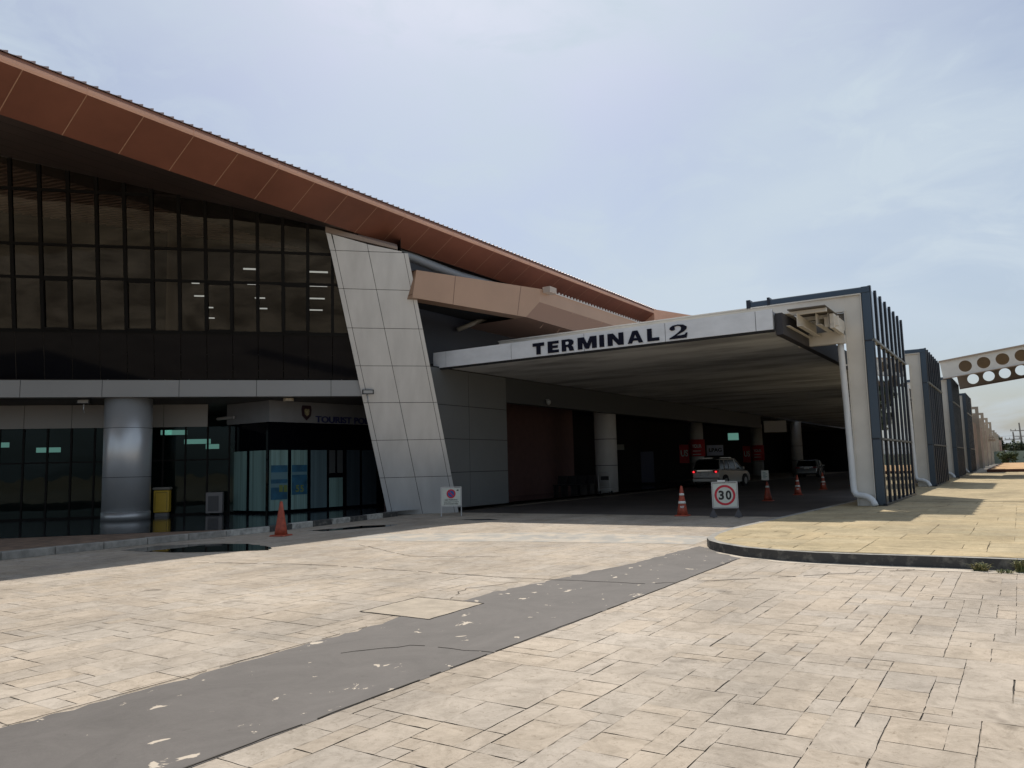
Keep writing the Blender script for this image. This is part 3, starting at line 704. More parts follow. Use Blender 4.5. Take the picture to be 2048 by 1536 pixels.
b.poly([q0, C_, C_ + Vector((-.5, 0, 0)), C_ + Vector((-.5, ln, 0)), B + Vector((0, ln, 0))], 0)
b.v = []; b.f = []; b.m = []
Cb = Vector((C_.x - .35, B.y + .2, Cz - .15))
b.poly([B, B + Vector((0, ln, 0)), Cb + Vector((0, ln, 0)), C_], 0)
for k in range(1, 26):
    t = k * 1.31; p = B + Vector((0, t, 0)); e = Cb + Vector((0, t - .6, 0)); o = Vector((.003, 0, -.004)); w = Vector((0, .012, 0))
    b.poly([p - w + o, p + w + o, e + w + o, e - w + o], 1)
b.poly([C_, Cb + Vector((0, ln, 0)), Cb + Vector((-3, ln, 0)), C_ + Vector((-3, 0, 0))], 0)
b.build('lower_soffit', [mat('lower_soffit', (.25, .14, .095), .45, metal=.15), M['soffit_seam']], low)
b = MB(); b.poly([A, A + Vector((0, ln, 0)), A + Vector((-4, ln, .3)), fp[0] + Vector((-.6, 0, .02)), fp[0]]); b.build('lower_roof_sheet', M['roof'], low)
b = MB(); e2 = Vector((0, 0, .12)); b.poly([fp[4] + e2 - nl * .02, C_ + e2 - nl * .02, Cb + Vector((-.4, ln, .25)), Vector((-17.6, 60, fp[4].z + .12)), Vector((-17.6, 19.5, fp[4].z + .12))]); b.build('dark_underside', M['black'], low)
b = MB(); b.box(A.x - .02, A.x + .3, A.y + .15, A.y + .65, A.z - .12, A.z + .10); b.build('gutter_box', mat('gutter_box', (.42, .34, .28), .5), low)
b = MB(); y = A.y + .7
while y < A.y + 30: b.poly([(A.x + .05, y, A.z + .01), (A.x + .05, y + .16, A.z + .01), (A.x + .05, y + .13, A.z + .075), (A.x + .05, y + .03, A.z + .075)]); y += .26
b.poly([(A.x + .045, A.y + .7, A.z - .03), (A.x + .045, A.y + 30, A.z - .03), (A.x + .045, A.y + 30, A.z + .012), (A.x + .045, A.y + .7, A.z + .012)])
b.build('sheet_edge', mat('pale_sheet_edge', (.5, .46, .42), .5), low)
# inside the drop-off: recess wall, doors and back wall
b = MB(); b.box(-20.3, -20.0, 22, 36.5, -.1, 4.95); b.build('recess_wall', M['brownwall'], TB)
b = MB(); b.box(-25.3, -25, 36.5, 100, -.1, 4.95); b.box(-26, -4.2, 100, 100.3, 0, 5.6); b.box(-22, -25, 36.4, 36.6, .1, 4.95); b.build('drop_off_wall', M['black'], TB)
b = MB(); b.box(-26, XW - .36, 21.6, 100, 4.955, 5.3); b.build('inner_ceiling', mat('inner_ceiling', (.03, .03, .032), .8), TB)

# kiosk (tourist police office)
KC = wpx(537, 1028, z=.15)
KR = CAMP + (wpx(765, 1014, z=.15) - CAMP) * 1.0; 
def ray_depth(x, depth, z):
    c = Vector(((x - 1024) / 1540, 0, 1.0)); hy = 768 + 1540 * (Zc.x * c.x + Zc.z) / Zc.y
    r = right * c.x + up * (-(hy - 768) / 1540) + fwd; p = CAMP + r * depth; p.z = z; return p
KR = ray_depth(765, 29.6, .15); KL = ray_depth(452, 27.1, .15)
KI = thing('police_kiosk', 'small corner office with shield emblem, green blinds and blue poster behind the slanted pier', 'kiosk', KC)
def face(A_, B_):
    d_ = (B_ - A_).normalized(); n_ = Vector((d_.y, -d_.x, 0))
    if n_.dot(CAMP - A_) < 0: n_ = -n_
    return d_, n_
dR, nR = face(KC, KR); dL, nL = face(KL, KC)
KE = KR + dR * 3
def kbox(mb, A_, d_, n_, s0, s1, z0, z1, t0, t1):
    P0 = Vector((A_.x, A_.y, 0))
    f = lambda s, t, z: P0 + d_ * s + n_ * t + Vector((0, 0, z))
    return mb.hexa([f(s0, t1, z0), f(s1, t1, z0), f(s1, t0, z0), f(s0, t0, z0), f(s0, t1, z1), f(s1, t1, z1), f(s1, t0, z1), f(s0, t0, z1)])
zk1 = wpl(537, 843, KC, nR).z; zk0 = wpl(560, 900, KC, nR).z
LR = (KE - KC).length; LL = (KC - KL).length
hd = MB(); kbox(hd, KC, dR, nR, 0.0, LR, zk1, 3.96, -.2, .0); kbox(hd, KL, dL, nL, 0, LL - .02, zk1, 3.955, -.2, -.002)
head = hd.build('header', mat('kiosk_header', (.20, .20, .205), .45, var=.05), KI)
b = MB(); kbox(b, KC, dR, nR, .01, LR, .15, zk1, -.2, -.08); kbox(b, KL, dL, nL, 0, LL - .13, .15, zk1, -.2, -.085); b.build('dark_glass_wall', M['g_span'], KI)
def sx(x, y=960): return (wpl(x, y, KC, nR) - KC).dot(dR)
def sxl(x, y=960): return (wpl(x, y, KL, nL) - KL).dot(dL)
for (x0, x1) in ((452, 489), (495, 535)):
    b = MB(); kbox(b, KL, dL, nL, sxl(x0), sxl(x1), .24, zk0, -.09, -.07); b.build('blind_panel', M['blind'], KI)
for i, (x0, x1) in enumerate(((543, 578), (585, 617), (624, 656), (661, 688), (696, 722), (727, 755))):
    if i == 3:
        b = MB(); kbox(b, KC, dR, nR, sx(661), sx(673), 1.45, zk0, -.09, -.07); kbox(b, KC, dR, nR, sx(677), sx(688), 1.45, zk0, -.09, -.07); b.build('hatch_window', mat('hatch', (.07, .075, .075), .5), KI)
        b = MB(); kbox(b, KC, dR, nR, sx(661), sx(688), .24, 1.28, -.09, -.07); b.build('blind_panel', M['blind'], KI); continue
    b = MB(); kbox(b, KC, dR, nR, sx(x0), sx(x1), .24, zk0, -.09, -.07)
    b.build('blind_panel', M['blind'] if i < 2 else mat('dim_blind', (.08, .125, .14) if i == 2 else (.03, .045, .055), .7, var=.2, scale=6, stretch=(1, 1, .02)), KI)
def zat(x, y): return wpl(x, y, KC, nR).z
for x0, x1 in ((544, 577), (586, 616)):
    for y0, y1, mm in ((930, 998, 'blue'), (944, 958, 'ltblue'), (966, 974, 'ltblue')):
        b = MB(); e = .004 if mm == 'blue' else .008; kbox(b, KC, dR, nR, sx(x0), sx(x1), zat(580, y1 if x0 == 544 else y1 - 8), zat(580, y0), -.07, -.06 + e); b.build('poster', M[mm], KI)
for x0, dg in ((560, '1'), (569, '1'), (593, '5'), (602, '5')):
    b = MB(); text(b, dg, Vector((KC.x, KC.y, 0)) + dR * sx(x0) + Vector((0, 0, zat(x0, 984))), dR, (0, 0, 1), sx(x0 + 7) - sx(x0), zat(x0, 970) - zat(x0, 984), -.045, .03, .008)
    b.build('poster_number', M['lime'], KI)
b = MB(); x0 = 631; 
text(b, 'TOURIST POLICE', Vector((KC.x, KC.y, 0)) + dR * sx(631, 840) + Vector((0, 0, zat(660, 846))), dR, (0, 0, 1), sx(760, 840) - sx(631, 840), zat(660, 833) - zat(660, 846), .0, .02, .03)
b.build('sign_letters', mat('blue_sign_letters', (.02, .025, .10), .4), head)
b = MB(); o_ = Vector((KC.x, KC.y, 0)) + dR * sx(612, 825) + nR * .01; zc = zat(612, 825)
sh = [(-.17, .24), (.17, .24), (.2, .1), (.17, -.12), (0, -.28), (-.17, -.12), (-.2, .1)]
b.prism([o_ + dR * x + Vector((0, 0, zc + z)) for x, z in sh], nR * .04); em = b.build('shield_emblem', mat('maroon_enamel', (.03, .012, .02), .4), head)
b = MB(); b.prism([o_ + nR * .04 + dR * (x * .5) + Vector((0, 0, zc + z * .5)) for x, z in sh], nR * .02); b.build('emblem_centre', mat('emblem_gold', (.3, .26, .15), .4, var=.4, scale=14), em)
b = MB(); a = wpl(440, 838, KL, nL); b.tube([a + nL * .1, a + nL * .1 + dL * .95], .05, 10); b.build('tube_lamp', mat('unlit_tube', (.4, .38, .36), .5), KI)

# ------------------------------------------------------------------ drop-off canopy
YF = 20.7
CAN = thing('dropoff_canopy', 'long flat concrete drop-off canopy with white lettered fascia between the building and the glazed frames', 'canopy', (-11, YF, 0))
b = MB(); b.box(XW + .02, -5.2, YF + .08, 99, 4.98, 5.45); b.build('slab', M['slab'], CAN)
b = MB(); b.box(-5.17, -4.98, YF + .1, 99, 4.82, 5.40); b.build('edge_beam', mat('dark_edge_beam', (.028, .026, .03), .6), CAN)
def fx(x): return wpx(x, 690, Y=YF).x
zft = wpx(1550, 618, Y=YF).z; zfb = wpx(1551, 660, Y=YF).z
b = MB(); jx = [868, 893, 1024, 1170, 1333, 1515, 1550]
for k in range(len(jx) - 1): b.box(fx(jx[k]) + .008, fx(jx[k + 1]) - .008, YF - .06, YF, zfb + .02, zft)
b.mi = 1; b.box(fx(868) + .012, fx(1550) - .012, YF - .045, YF + .06, zfb + .03, zft - .01)
fa = b.build('fascia', [M['fascia'], M['seam']], CAN)
b = MB(); b.box(fx(868), fx(1550), YF - .03, YF + .07, zfb - .04, zfb + .018); b.build('fascia_drip', M['seam'], CAN)
for ch, x0, x1 in (('T', 1068, 1090.5), ('E', 1098, 1119.5), ('R', 1126, 1150.5), ('M', 1158, 1195.5), ('I', 1201.5, 1210.5), ('N', 1218, 1249.5), ('A', 1258, 1288.5), ('L', 1297.5, 1321)):
    b = MB(); a = fx(x0); c = fx(x1); z0 = 5.015; h = .365
    if ch == 'T': P_ = [(0, 1), (1, 1), (1, .72), (.68, .72), (.68, 0), (.32, 0), (.32, .72), (0, .72)]
    elif ch == 'E': P_ = [(0, 0), (0, 1), (1, 1), (1, .77), (.42, .77), (.42, .61), (.92, .61), (.92, .39), (.42, .39), (.42, .23), (1, .23), (1, 0)]
    elif ch == 'I': P_ = [(0, 0), (0, 1), (1, 1), (1, 0)]
    elif ch == 'L': P_ = [(0, 0), (0, 1), (.38, 1), (.38, .25), (1, .25), (1, 0)]
    elif ch == 'N': P_ = [(0, 0), (0, 1), (.34, 1), (.70, .42), (.70, 1), (1, 1), (1, 0), (.67, 0), (.30, .58), (.30, 0)]
    elif ch == 'M': P_ = [(0, 0), (0, 1), (.33, 1), (.5, .42), (.67, 1), (1, 1), (1, 0), (.76, 0), (.76, .62), (.59, 0), (.41, 0), (.24, .62), (.24, 0)]
    else: P_ = None
    if P_:
        b.prism([(a + (c - a) * x, YF - .061, z0 + h * z) for x, z in P_], (0, -.03, 0))
    elif ch == 'A':
        X = lambda t: a + (c - a) * t
        for pp in ([(0, 0), (.34, 1), (.5, 1), (.5, .72), (.27, 0)], [(1, 0), (.73, 0), (.5, .72), (.5, 1), (.66, 1)], [(.34, .2), (.66, .2), (.6, .4), (.4, .4)]):
            e = .0 if pp[0][0] != .34 else .002
            b.prism([(X(x), YF - .061 - e, z0 + h * z) for x, z in pp], (0, -.03, 0))
    else:
        X = lambda t: a + (c - a) * t
        outer = [(0, 0), (0, 1), (.62, 1), (.85, .93), (.96, .76), (.93, .56), (.76, .45), (.88, .36), (.93, .2), (.97, 0), (.62, 0), (.56, .25), (.46, .35), (.34, .35), (.34, 0)]
        b.prism([(X(x), YF - .061, z0 + h * z) for x, z in outer], (0, -.03, 0))
        b.mi = 1; b.prism([(X(x), YF - .092, z0 + h * z) for x, z in [(.34, .55), (.34, .79), (.53, .79), (.6, .67), (.53, .55)]], (0, -.002, 0))
    b.build('letter', [M['letter'], M['fascia']], fa)
b = MB()
o2 = [(.02, .0), (.02, .08), (.25, .22), (.50, .42), (.66, .60), (.68, .76), (.60, .88), (.46, .92), (.33, .89), (.30, .80), (.34, .70), (.26, .62), (.12, .62), (.04, .71), (.07, .84), (.22, .96), (.50, 1.0), (.80, .95), (.97, .80), (.96, .64), (.80, .47), (.50, .30), (.36, .21), (.66, .21), (.86, .25), (.92, .36), (1.0, .36), (.94, .0)]
a = fx(1341); c = fx(1378)
b.prism([(a + (c - a) * x, YF - .061, 5.0 + .40 * z) for x, z in o2], (0, -.03, 0)); b.build('numeral', M['letter'], fa)
# steel brackets at the free end
b = MB()
p = wpx(1599, 696, Y=24.0); q = wpx(1599, 672, Y=24.0)
b.box(p.x, -3.99, 23.85, 24.05, p.z, q.z); b.build('outrigger', M['steel'], CAN)
b = MB()
for (x, ya, yb, Yf_) in ((1569, 627, 653, 21.2), (1632, 624, 650, 22.2)):
    p0 = wpx(x, yb, Y=Yf_); p1 = wpx(x, ya, Y=Yf_); X0 = p0.x; za, zb = p0.z, p1.z
    b.box(X0, X0 + .015, Yf_, 23.8, za, zb); b.box(X0 + .016, X0 + .14, Yf_, 23.8, za, za + .015); b.box(X0 + .016, X0 + .14, Yf_, 23.8, zb - .015, zb)
    b.box(X0 + .28, X0 + .295, Yf_ + .2, 23.8, za, zb); b.box(X0 + .296, X0 + .42, Yf_ + .2, 23.8, za, za + .015)
for Yb in (21.5, 22.6, 23.4): b.box(-5.0, -4.0, Yb, Yb + .1, 5.42, 5.52)
b.build('channel_bracket', M['steel'], CAN)
b = MB()
p = wpx(1651, 655, Y=22.6); b.box(p.x, p.x + .36, 22.5, 22.62, p.z, p.z + .28); b.box(-4.1, -3.99, 22.4, 24, 5.1, 5.5); b.build('gusset_box', M['steel'], CAN)
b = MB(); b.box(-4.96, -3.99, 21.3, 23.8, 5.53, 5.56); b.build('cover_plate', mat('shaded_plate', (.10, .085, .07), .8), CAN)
b = MB(); b.box(-4.96, -3.99, 24.2, 24.25, 4.97, 5.79); b.build('end_plate', mat('dim_plate', (.16, .14, .12), .7), CAN)
# canopy columns
def icolumn(x, y, r, zt, z0=.15):
    b = MB(); b.lathe((x, y, 0), [(r, z0), (r, zt)], 28); o = b.build('canopy_column', M['intcol'], CAN, smooth=True)
    j = MB()
    for z in (1.45, 2.75): j.lathe((x, y, 0), [(r + .002, z), (r + .002, z + .03)], 28)
    j.build('joint_ring', M['black'], o); return o
c1 = wpx(1213, 985, z=.15); 
def colpos(x, depth): return ray_depth(x, depth, 0)
for x, dpt, r in ((1213, 38.5, .55), (1395, 57.5, .51), (1516, 72, .51)):
    p = colpos(x, dpt); icolumn(p.x, p.y, r, 4.9)
p = colpos(1595, 70); icolumn(p.x, p.y, .5, 4.97, 0)
p = colpos(1662, 118); icolumn(p.x, p.y, .5, 3.6, 0)
b = MB(); b.box(-17, -5.2, 99.2, 99.6, 3.3, 4.2); b.build('far_cross_beam', mat('far_beam', (.16, .15, .14), .7), CAN)

# ------------------------------------------------------------------ glazed steel frames along the pavement
YT = 24.08
TW = thing('glazed_frame', 'nearest glazed steel portal with mirrored side panes and a white drainpipe at its foot', 'glazed frame', (-3.6, YT, .15), group='glazed steel portals along the pavement')
DY = 7.25
fr = MB()
fr.box(-3.98, -3.51, YT + .02, YT + .06, .15, 6.25)            # web plate
fr.box(-3.53, -3.51, YT - .05, YT + .15, .15, 6.29)
fr.box(-3.99, -3.97, YT - .05, YT + .15, .15, 5.84)
fr.box(-16.3, -3.98, YT + .022, YT + .058, 5.84, 6.25)
fr.box(-16.3, -3.531, YT - .05, YT + .15, 6.251, 6.29)
fr.box(-16.3, -3.992, YT - .05, YT + .15, 5.80, 5.838)
fo = fr.build('steel_portal', M['steel'], TW, bevel=.004)
b = MB(); b.box(-3.95, -3.53, YT + DY - .3, YT + DY - .25, .15, 6.25); b.build('rear_post', M['steel'], TW)
b = MB(); b.box(-3.528, -3.506, YT - .056, YT - .051, .16, 6.28); b.box(-3.992, -3.972, YT - .056, YT - .051, .16, 5.83); b.build('flange_edge', M['steel_light'], fo)
b = MB()
for z0, z1 in ((.16, 2.02), (2.06, 4.86), (4.90, 6.48)): b.box(-3.50, -3.27, YT, YT + .12, z0, z1)
b.mi = 1; b.box(-3.49, -3.28, YT + .01, YT + .11, .155, 6.47)
b.build('corner_cladding', [M['navy'], M['navy_dark']], TW, bevel=.01)
b = MB(); b.box(-6.7, -3.27, YT - .03, YT + .25, 6.30, 6.44); b.tube([(-6.7, YT + .05, 6.43), (-3.3, YT + .05, 6.43)], .05, 10)
b.build('top_cladding', M['navy'], TW)
b = MB(); b.box(-6.82, -6.70, YT - .06, YT + .3, 6.26, 6.53); b.box(-6.18, -6.10, YT - .06, YT + .3, 6.28, 6.53); b.build('end_cap', M['navy_dark'], TW)
NBAY = 7; bw = DY / NBAY
for k in range(NBAY + 1):
    y = YT + .12 + k * (DY - .12) / NBAY
    b = MB(); b.box(-3.32, -3.246, y - .07, y + .07, .17, 6.50 + (.03 if k else 0)); b.build('mullion', M['navy_dark'], TW)
for k in range(NBAY):
    y0 = YT + .15 + k * (DY - .12) / NBAY; y1 = y0 + (DY - .12) / NBAY - .06
    for z0, z1 in ((.22, 2.0), (2.08, 4.86), (4.94, 6.42)):
        b = MB(); b.poly([(-3.285, y0, z0), (-3.285, y1, z0), (-3.285, y1, z1), (-3.285, y0, z1)]); b.build('glass_pane', M['g_tower'], TW)
b = MB(); b.box(-3.30, -3.215, YT + .0, YT + DY, 4.86, 4.93); b.build('transom', M['grey_rail'], TW)
b = MB(); b.box(-3.30, -3.22, YT + .0, YT + DY, 2.01, 2.07); b.build('transom', mat('dark_transom', (.05, .055, .06), .5), TW)
b = MB(); b.box(-3.33, -3.225, YT + .0, YT + DY + .02, .152, .215); b.build('sill', M['navy_dark'], TW)
b = MB(); b.box(-3.9, -3.35, YT + .3, YT + DY - .3, .2, 6.2); b.build('back_lining', M['black'], TW)
b = MB(); pts = [(-4.14, YT - .05, 4.85), (-4.14, YT - .05, 4.6), (-4.10, YT - .05, 3), (-4.07, YT - .05, .75)]
pts += [(-4.06, YT - .07, .58), (-4.00, YT - .10, .48), (-3.90, YT - .13, .45), (-3.78, YT - .17, .44), (-3.66, YT - .2, .40), (-3.57, YT - .22, .32), (-3.52, YT - .24, .22), (-3.50, YT - .25, .16)]
b.tube(pts, .088, 14); pp = b.build('drainpipe', M['pipe'], TW, smooth=True)
b = MB()
for z in (1.35, 2.9, 4.2): b.box(-4.0 - .06, -3.985, YT - .03, YT + .01, z, z + .04)
b.build('pipe_bracket', M['steel'], pp)
Lb = ['second glazed steel portal behind the nearest one', 'third glazed steel portal, under the left end of the holed girder', 'farthest glazed steel portal, beyond the holed girder']
for k, dy in enumerate((15.82, 31.4, 47.0)):
    dup(TW, (-3.6, YT + dy, .15), label=Lb[k])

# ------------------------------------------------------------------ holed girder bridge
GP = Vector((-3.6, 55.2, 6.36)); GSL = math.atan(.126)
GB = thing('holed_girder', 'pale steel box girder with rows of round holes rising from the third portal', 'girder', (GP.x, GP.y, GP.z))
GM = Matrix.Translation(GP) @ Matrix.Rotation(-GSL, 4, 'Y')
def webplate(mb, y, x0, x1, z0, z1, r, pitch, x_first, t):
    """plate with round holes: each hole cell is a ring of quads"""
    xs = []; x = x_first
    while x + pitch / 2 < x1: xs.append(x); x += pitch
    def slab(pa, pb): mb.prism([(pa[0], y, pa[1]), (pb[0], y, pa[1]), (pb[0], y, pb[1]), (pa[0], y, pb[1])], (0, t, 0))
    cur = x0; zc = (z0 + z1) / 2
    for cx in xs:
        a, c = cx - pitch / 2, cx + pitch / 2
        if a > cur + .01: slab((cur, z0), (a, z1))
        n = 32; rim = []; out_ = []
        for j in range(n):
            th_ = 2 * math.pi * (j + .5) / n; dx, dz = math.cos(th_), math.sin(th_)
            rim.append((cx + r * dx, zc + r * dz)); s = min((pitch / 2) / abs(dx) if abs(dx) > 1e-6 else 1e9, ((z1 - z0) / 2) / abs(dz) if abs(dz) > 1e-6 else 1e9)
            out_.append((cx + s * dx, zc + s * dz))
        for j in range(n):
            j2 = (j + 1) % n; q = [rim[j], out_[j], out_[j2], rim[j2]]
            o1, o2_ = out_[j], out_[j2]
            if abs(o1[0] - o2_[0]) > 1e-6 and abs(o1[1] - o2_[1]) > 1e-6:
                q = [rim[j], o1, (cx + math.copysign(pitch / 2, o1[0] - cx), zc + math.copysign((z1 - z0) / 2, o1[1] - zc)), o2_, rim[j2]]
            for yy in (y, y + t): mb.poly([(p_[0], yy, p_[1]) for p_ in q])
            mb.poly([(rim[j][0], y, rim[j][1]), (rim[j2][0], y, rim[j2][1]), (rim[j2][0], y + t, rim[j2][1]), (rim[j][0], y + t, rim[j][1])])
        cur = c
    slab((cur, z0), (x1, z1)); return mb
def gb(mb, name, m):
    mb.v = [GM @ v for v in mb.v]; return mb.build(name, m, GB)
SEP = 9.8; z0g, z1g = 0.0, 1.05; GL = 17
b = MB(); webplate(b, 0, -.05, GL, z0g, z1g, .355, .995, 1.27, .03); gb(b, 'front_web', mat('pale_girder_web', (.68, .655, .61), .5, var=.04))
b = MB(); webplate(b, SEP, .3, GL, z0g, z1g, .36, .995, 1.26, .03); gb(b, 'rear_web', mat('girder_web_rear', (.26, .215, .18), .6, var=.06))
b = MB(); b.box(-.1, GL, -.12, .2, z1g + .002, z1g + .09); b.box(-.1, GL, -.1, .14, z0g - .04, z0g - .002); gb(b, 'flange', mat('tan_girder_flange', (.38, .30, .24), .6))
b = MB(); b.box(.3, GL, SEP - .1, SEP + .12, z0g - .05, z0g - .002); gb(b, 'flange', mat('brown_girder_flange', (.15, .11, .09), .7))
b = MB(); b.box(.1, GL, .05, SEP - .002, z1g - .12, z1g - .02); gb(b, 'deck', mat('brown_deck_underside', (.15, .115, .09), .7, var=.1))
# ------------------------------------------------------------------ unfinished concrete frames beyond
fins = [(80.3, 6.62), (94.6, 6.62), (108.6, 6.6), (123, 6.55), (138, 6.5), (154.9, 5.7), (168, 5.65), (181, 5.6)]
words = ['tallest looking bare concrete frame just past the last glazed portal', 'second bare concrete frame with a square opening near its top', 'third bare concrete frame in the row',
         'fourth bare concrete frame, beside the projecting ledge', 'fifth bare concrete frame in the row', 'sixth bare concrete frame, lower than the first five', 'seventh bare concrete frame in the row', 'last bare concrete frame before the pink wall']
for (y, zt), w in zip(fins, words):
    t = thing('concrete_frame', w, 'concrete frame', (-3.8, y, .15), group='bare concrete frames beyond the glazed portals')
    b = MB(); b.box(-4.45, -3.3, y, y + .45, .15, zt - .9); b.box(-4.45, -4.1, y, y + .45, zt - .9, zt - .25); b.box(-3.6, -3.3, y, y + .45, zt - .9, zt - .25); b.box(-4.45, -3.3, y, y + .45, zt - .25, zt); b.build('frame', M['conc'], t)
    b = MB(); b.box(-3.75, -3.45, y + .46, y + 9.5, .15, zt - 2.0); b.build('infill_wall', mat('brown_infill', (.20, .165, .14), .9, var=.2, scale=.6), t)
b = MB(); b.box(-3.29, -2.5, 118, 119.2, 3.3, 3.6); b.box(-3.29, -2.6, 118, 119.2, 3.75, 3.85)
tag(b.build('ledge', M['conc']), 'small concrete ledge projecting from the row of bare frames', 'ledge')
b = MB(); b.box(-5, -3.1, 190, 205, 0, 4.6); b.box(-4.6, -3.15, 206, 214, 0, 3.9); b.box(-4.2, -2.9, 200, 202, 4.6, 5.4)
tag(b.build('pink_wall', M['pink']), 'pinkish broken wall at the far end of the concrete frames', 'wall')
t = thing('green_fence', 'long green-grey sheet fence across the far end of the grounds', 'fence', (0, 140, 0))
b = MB(); b.box(-12, 60, 140, 140.2, 0, 2.05); b.build('sheet', M['greenwall'], t)
for k in range(12): b = MB(); b.box(-2 + k * 3, -1.85 + k * 3, 139.85, 140, 0, 2.2); b.build('post', M['pole'], t)

def tree(x, y, h, r, label, group, name='broadleaf_tree', seed=1, nl=2600, ls=.35, m='leaf', trunk=.3):
    rr = random.Random(seed); t = thing(name, label, 'tree', (x, y, 0), group=group)
    b = MB(); b.tube([(x, y, 0), (x + .1, y, h * .3), (x - .1, y + .1, h * .55)], [trunk, trunk * .7, trunk * .4], 8)
    cl = []
    for k in range(9):
        a = rr.uniform(0, 6.28); q = Vector((x + math.cos(a) * r * rr.uniform(.2, .75), y + math.sin(a) * r * rr.uniform(.2, .75), h * rr.uniform(.45, .92)))
        b.tube([(x, y, h * rr.uniform(.3, .5)), q], [trunk * .35, .03], 5); cl.append((q, r * rr.uniform(.28, .48)))
    b.build('trunk', M['bark'], t)
    c = MB()
    for _ in range(nl):
        q, s = rr.choice(cl); v = Vector((rr.gauss(0, 1), rr.gauss(0, 1), rr.gauss(0, .8))).normalized() * s * rr.uniform(.5, 1.05); p = q + v
        a = Vector((rr.gauss(0, 1), rr.gauss(0, 1), rr.gauss(0, 1))).normalized(); bb = a.cross(Vector((rr.gauss(0, 1), rr.gauss(0, 1), rr.gauss(0, 1)))).normalized(); L_ = ls * rr.uniform(.6, 1.3)
        c.poly([p - a * L_, p + bb * L_ * .5, p + a * L_, p - bb * L_ * .5])
    c.build('crown', M[m], t)
tree(-3.4, 196, 5.6, 2.0, 'dark thin tree at the far end of the frames', None, seed=3, nl=900, m='leafd')
tree(-1.6, 134, 1.6, 1.4, 'low bush against the left end of the green fence', None, name='bush', seed=5, nl=800, ls=.2, trunk=.08)
tree(.9, 150, 3.2, 2.6, 'rounded tree top behind the green fence beneath the power lines', None, seed=6, nl=1200, m='leafd')
tree(2.4, 132, 2.0, 1.8, 'bush in front of the green fence at the right edge', None, name='bush', seed=8, nl=900, ls=.2, m='leafd', trunk=.08)
spots = [(13, 64, 9), (19, 58, 10), (11, 84, 8), (21, 80, 11), (14, 102, 9), (26, 46, 9), (30, 66, 11), (17, 120, 9), (33, 34, 8), (6.2, 70, 8), (8.4, 78, 9.5), (6.8, 90, 9), (10, 67, 7.5), (7.5, 60, 7), (12, 74, 9)]
dirs = ['nearest the girder end', 'right of the girder', 'behind the girder, small', 'tall, behind the girder', 'far along the pavement', 'right of the pavement, near', 'tall, well right', 'farthest, beside the fence', 'lowest, close to the forecourt', 'first beside the soil bed', 'tallest beside the soil bed', 'third beside the soil bed', 'shortest beside the soil bed', 'nearest the kerb line', 'crowded between two others']
for k, (x, y, h) in enumerate(spots):
    tree(x, y, h, h * .42, 'tree mirrored in the portal panes, ' + dirs[k], 'trees off the right of the pavement', seed=20 + k, nl=1500, ls=.5, m='leafd')
# utility poles and wires
def upole(x, y, h, lab):
    t = thing('utility_pole', lab, 'utility pole', (x, y, 0), group='utility poles beyond the fence')
    b = MB(); b.tube([(x, y, 0), (x - .25, y, h)], [.2, .12], 8); b.build('pole', M['pole'], t)
    b = MB(); b.box(x - 1.7, x + 1.2, y - .06, y + .06, h - 1.5, h - 1.36); b.box(x - 1.2, x + 1.5, y - .06, y + .06, h - 2.6, h - 2.48); b.build('cross_arm', M['pole'], t)
    b = MB()
    for q in (-1.6, -.9, .7, 1.1): b.lathe((x + q, y, 0), [(.05, h - 1.36), (.07, h - 1.1)], 8)
    b.build('insulator', M['pole'], t)
upole(.55, 170, 7.3, 'taller leaning utility pole behind the green fence'); upole(-.55, 178, 5.9, 'shorter utility pole left of the taller one')
for k, z in enumerate((5.2, 4.4, 3.4, 2.5)):
    b = MB(); pts = [Vector((-30 + 6.5 * j, 172 + j * .4, z - .25 * math.sin(math.pi * (j % 6) / 6))) for j in range(12)]; b.tube(pts, .022, 5)
    tag(b.build('power_line', M['blackpaint']), ['highest', 'second highest', 'second lowest', 'lowest'][k] + ' power line strung past the far utility poles', 'power line', 'power lines past the far poles')

# ------------------------------------------------------------------ traffic cones
def cone(loc, label, bands, rz=0, h=.85, mark=False, grp='traffic cones'):
    t = thing('traffic_cone', label, 'traffic cone', loc, rz, grp); x, y, z = loc
    Mx = Matrix.Translation(Vector(loc)) @ Matrix.Rotation(rz, 4, 'Z')
    b = MB(); w = .2
    b.hexa([(Mx @ Vector(p)) for p in ((-w, -w, .004), (w, -w, .004), (w, w, .004), (-w, w, .004), (-w + .015, -w + .015, .035), (w - .015, -w + .015, .035), (w - .015, w - .015, .035), (-w + .015, w - .015, .035))]); b.build('base', M['orange'], t, bevel=.008)
    rad = lambda q: .155 + (.028 - .155) * (q - .035) / (h - .035)
    b = MB(); b.lathe(loc, [(rad(.035), .036), (rad(.2), .2), (rad(.5), .5), (rad(h) + .004, h - .01), (rad(h) - .01, h)], 28); b.build('body', M['orange'], t, smooth=True)
    for z0, z1 in bands:
        b = MB(); b.lathe(loc, [(rad(z0) + .004, z0), (rad(z1) + .004, z1)], 28); b.build('reflective_band', M['retro'], t, smooth=True)
    if mark:
        b = MB(); n_ = (Vector((0, 0, 0)) - Vector((x, y, 0))).normalized(); s_ = Vector((-n_.y, n_.x, 0)); 
        text(b, 'NST', Vector(loc) + n_ * (rad(.27) + .004) - s_ * .055 + Vector((0, 0, .23)), s_, Vector((n_.x * -.15, n_.y * -.15, 1)), .11, .06, 0, .02, .004); b.build('stencil', M['retro'], t)
    return t
cone((-14.92, 12.57, 0), 'plain orange cone without bands in front of the corner office', [], .3, .82)
BD = [(.35, .42), (.58, .64)]
c2 = cone((-8.14, 21.14, 0), 'orange cone with two white bands left of the 30 sign', BD, .15, .85, True)
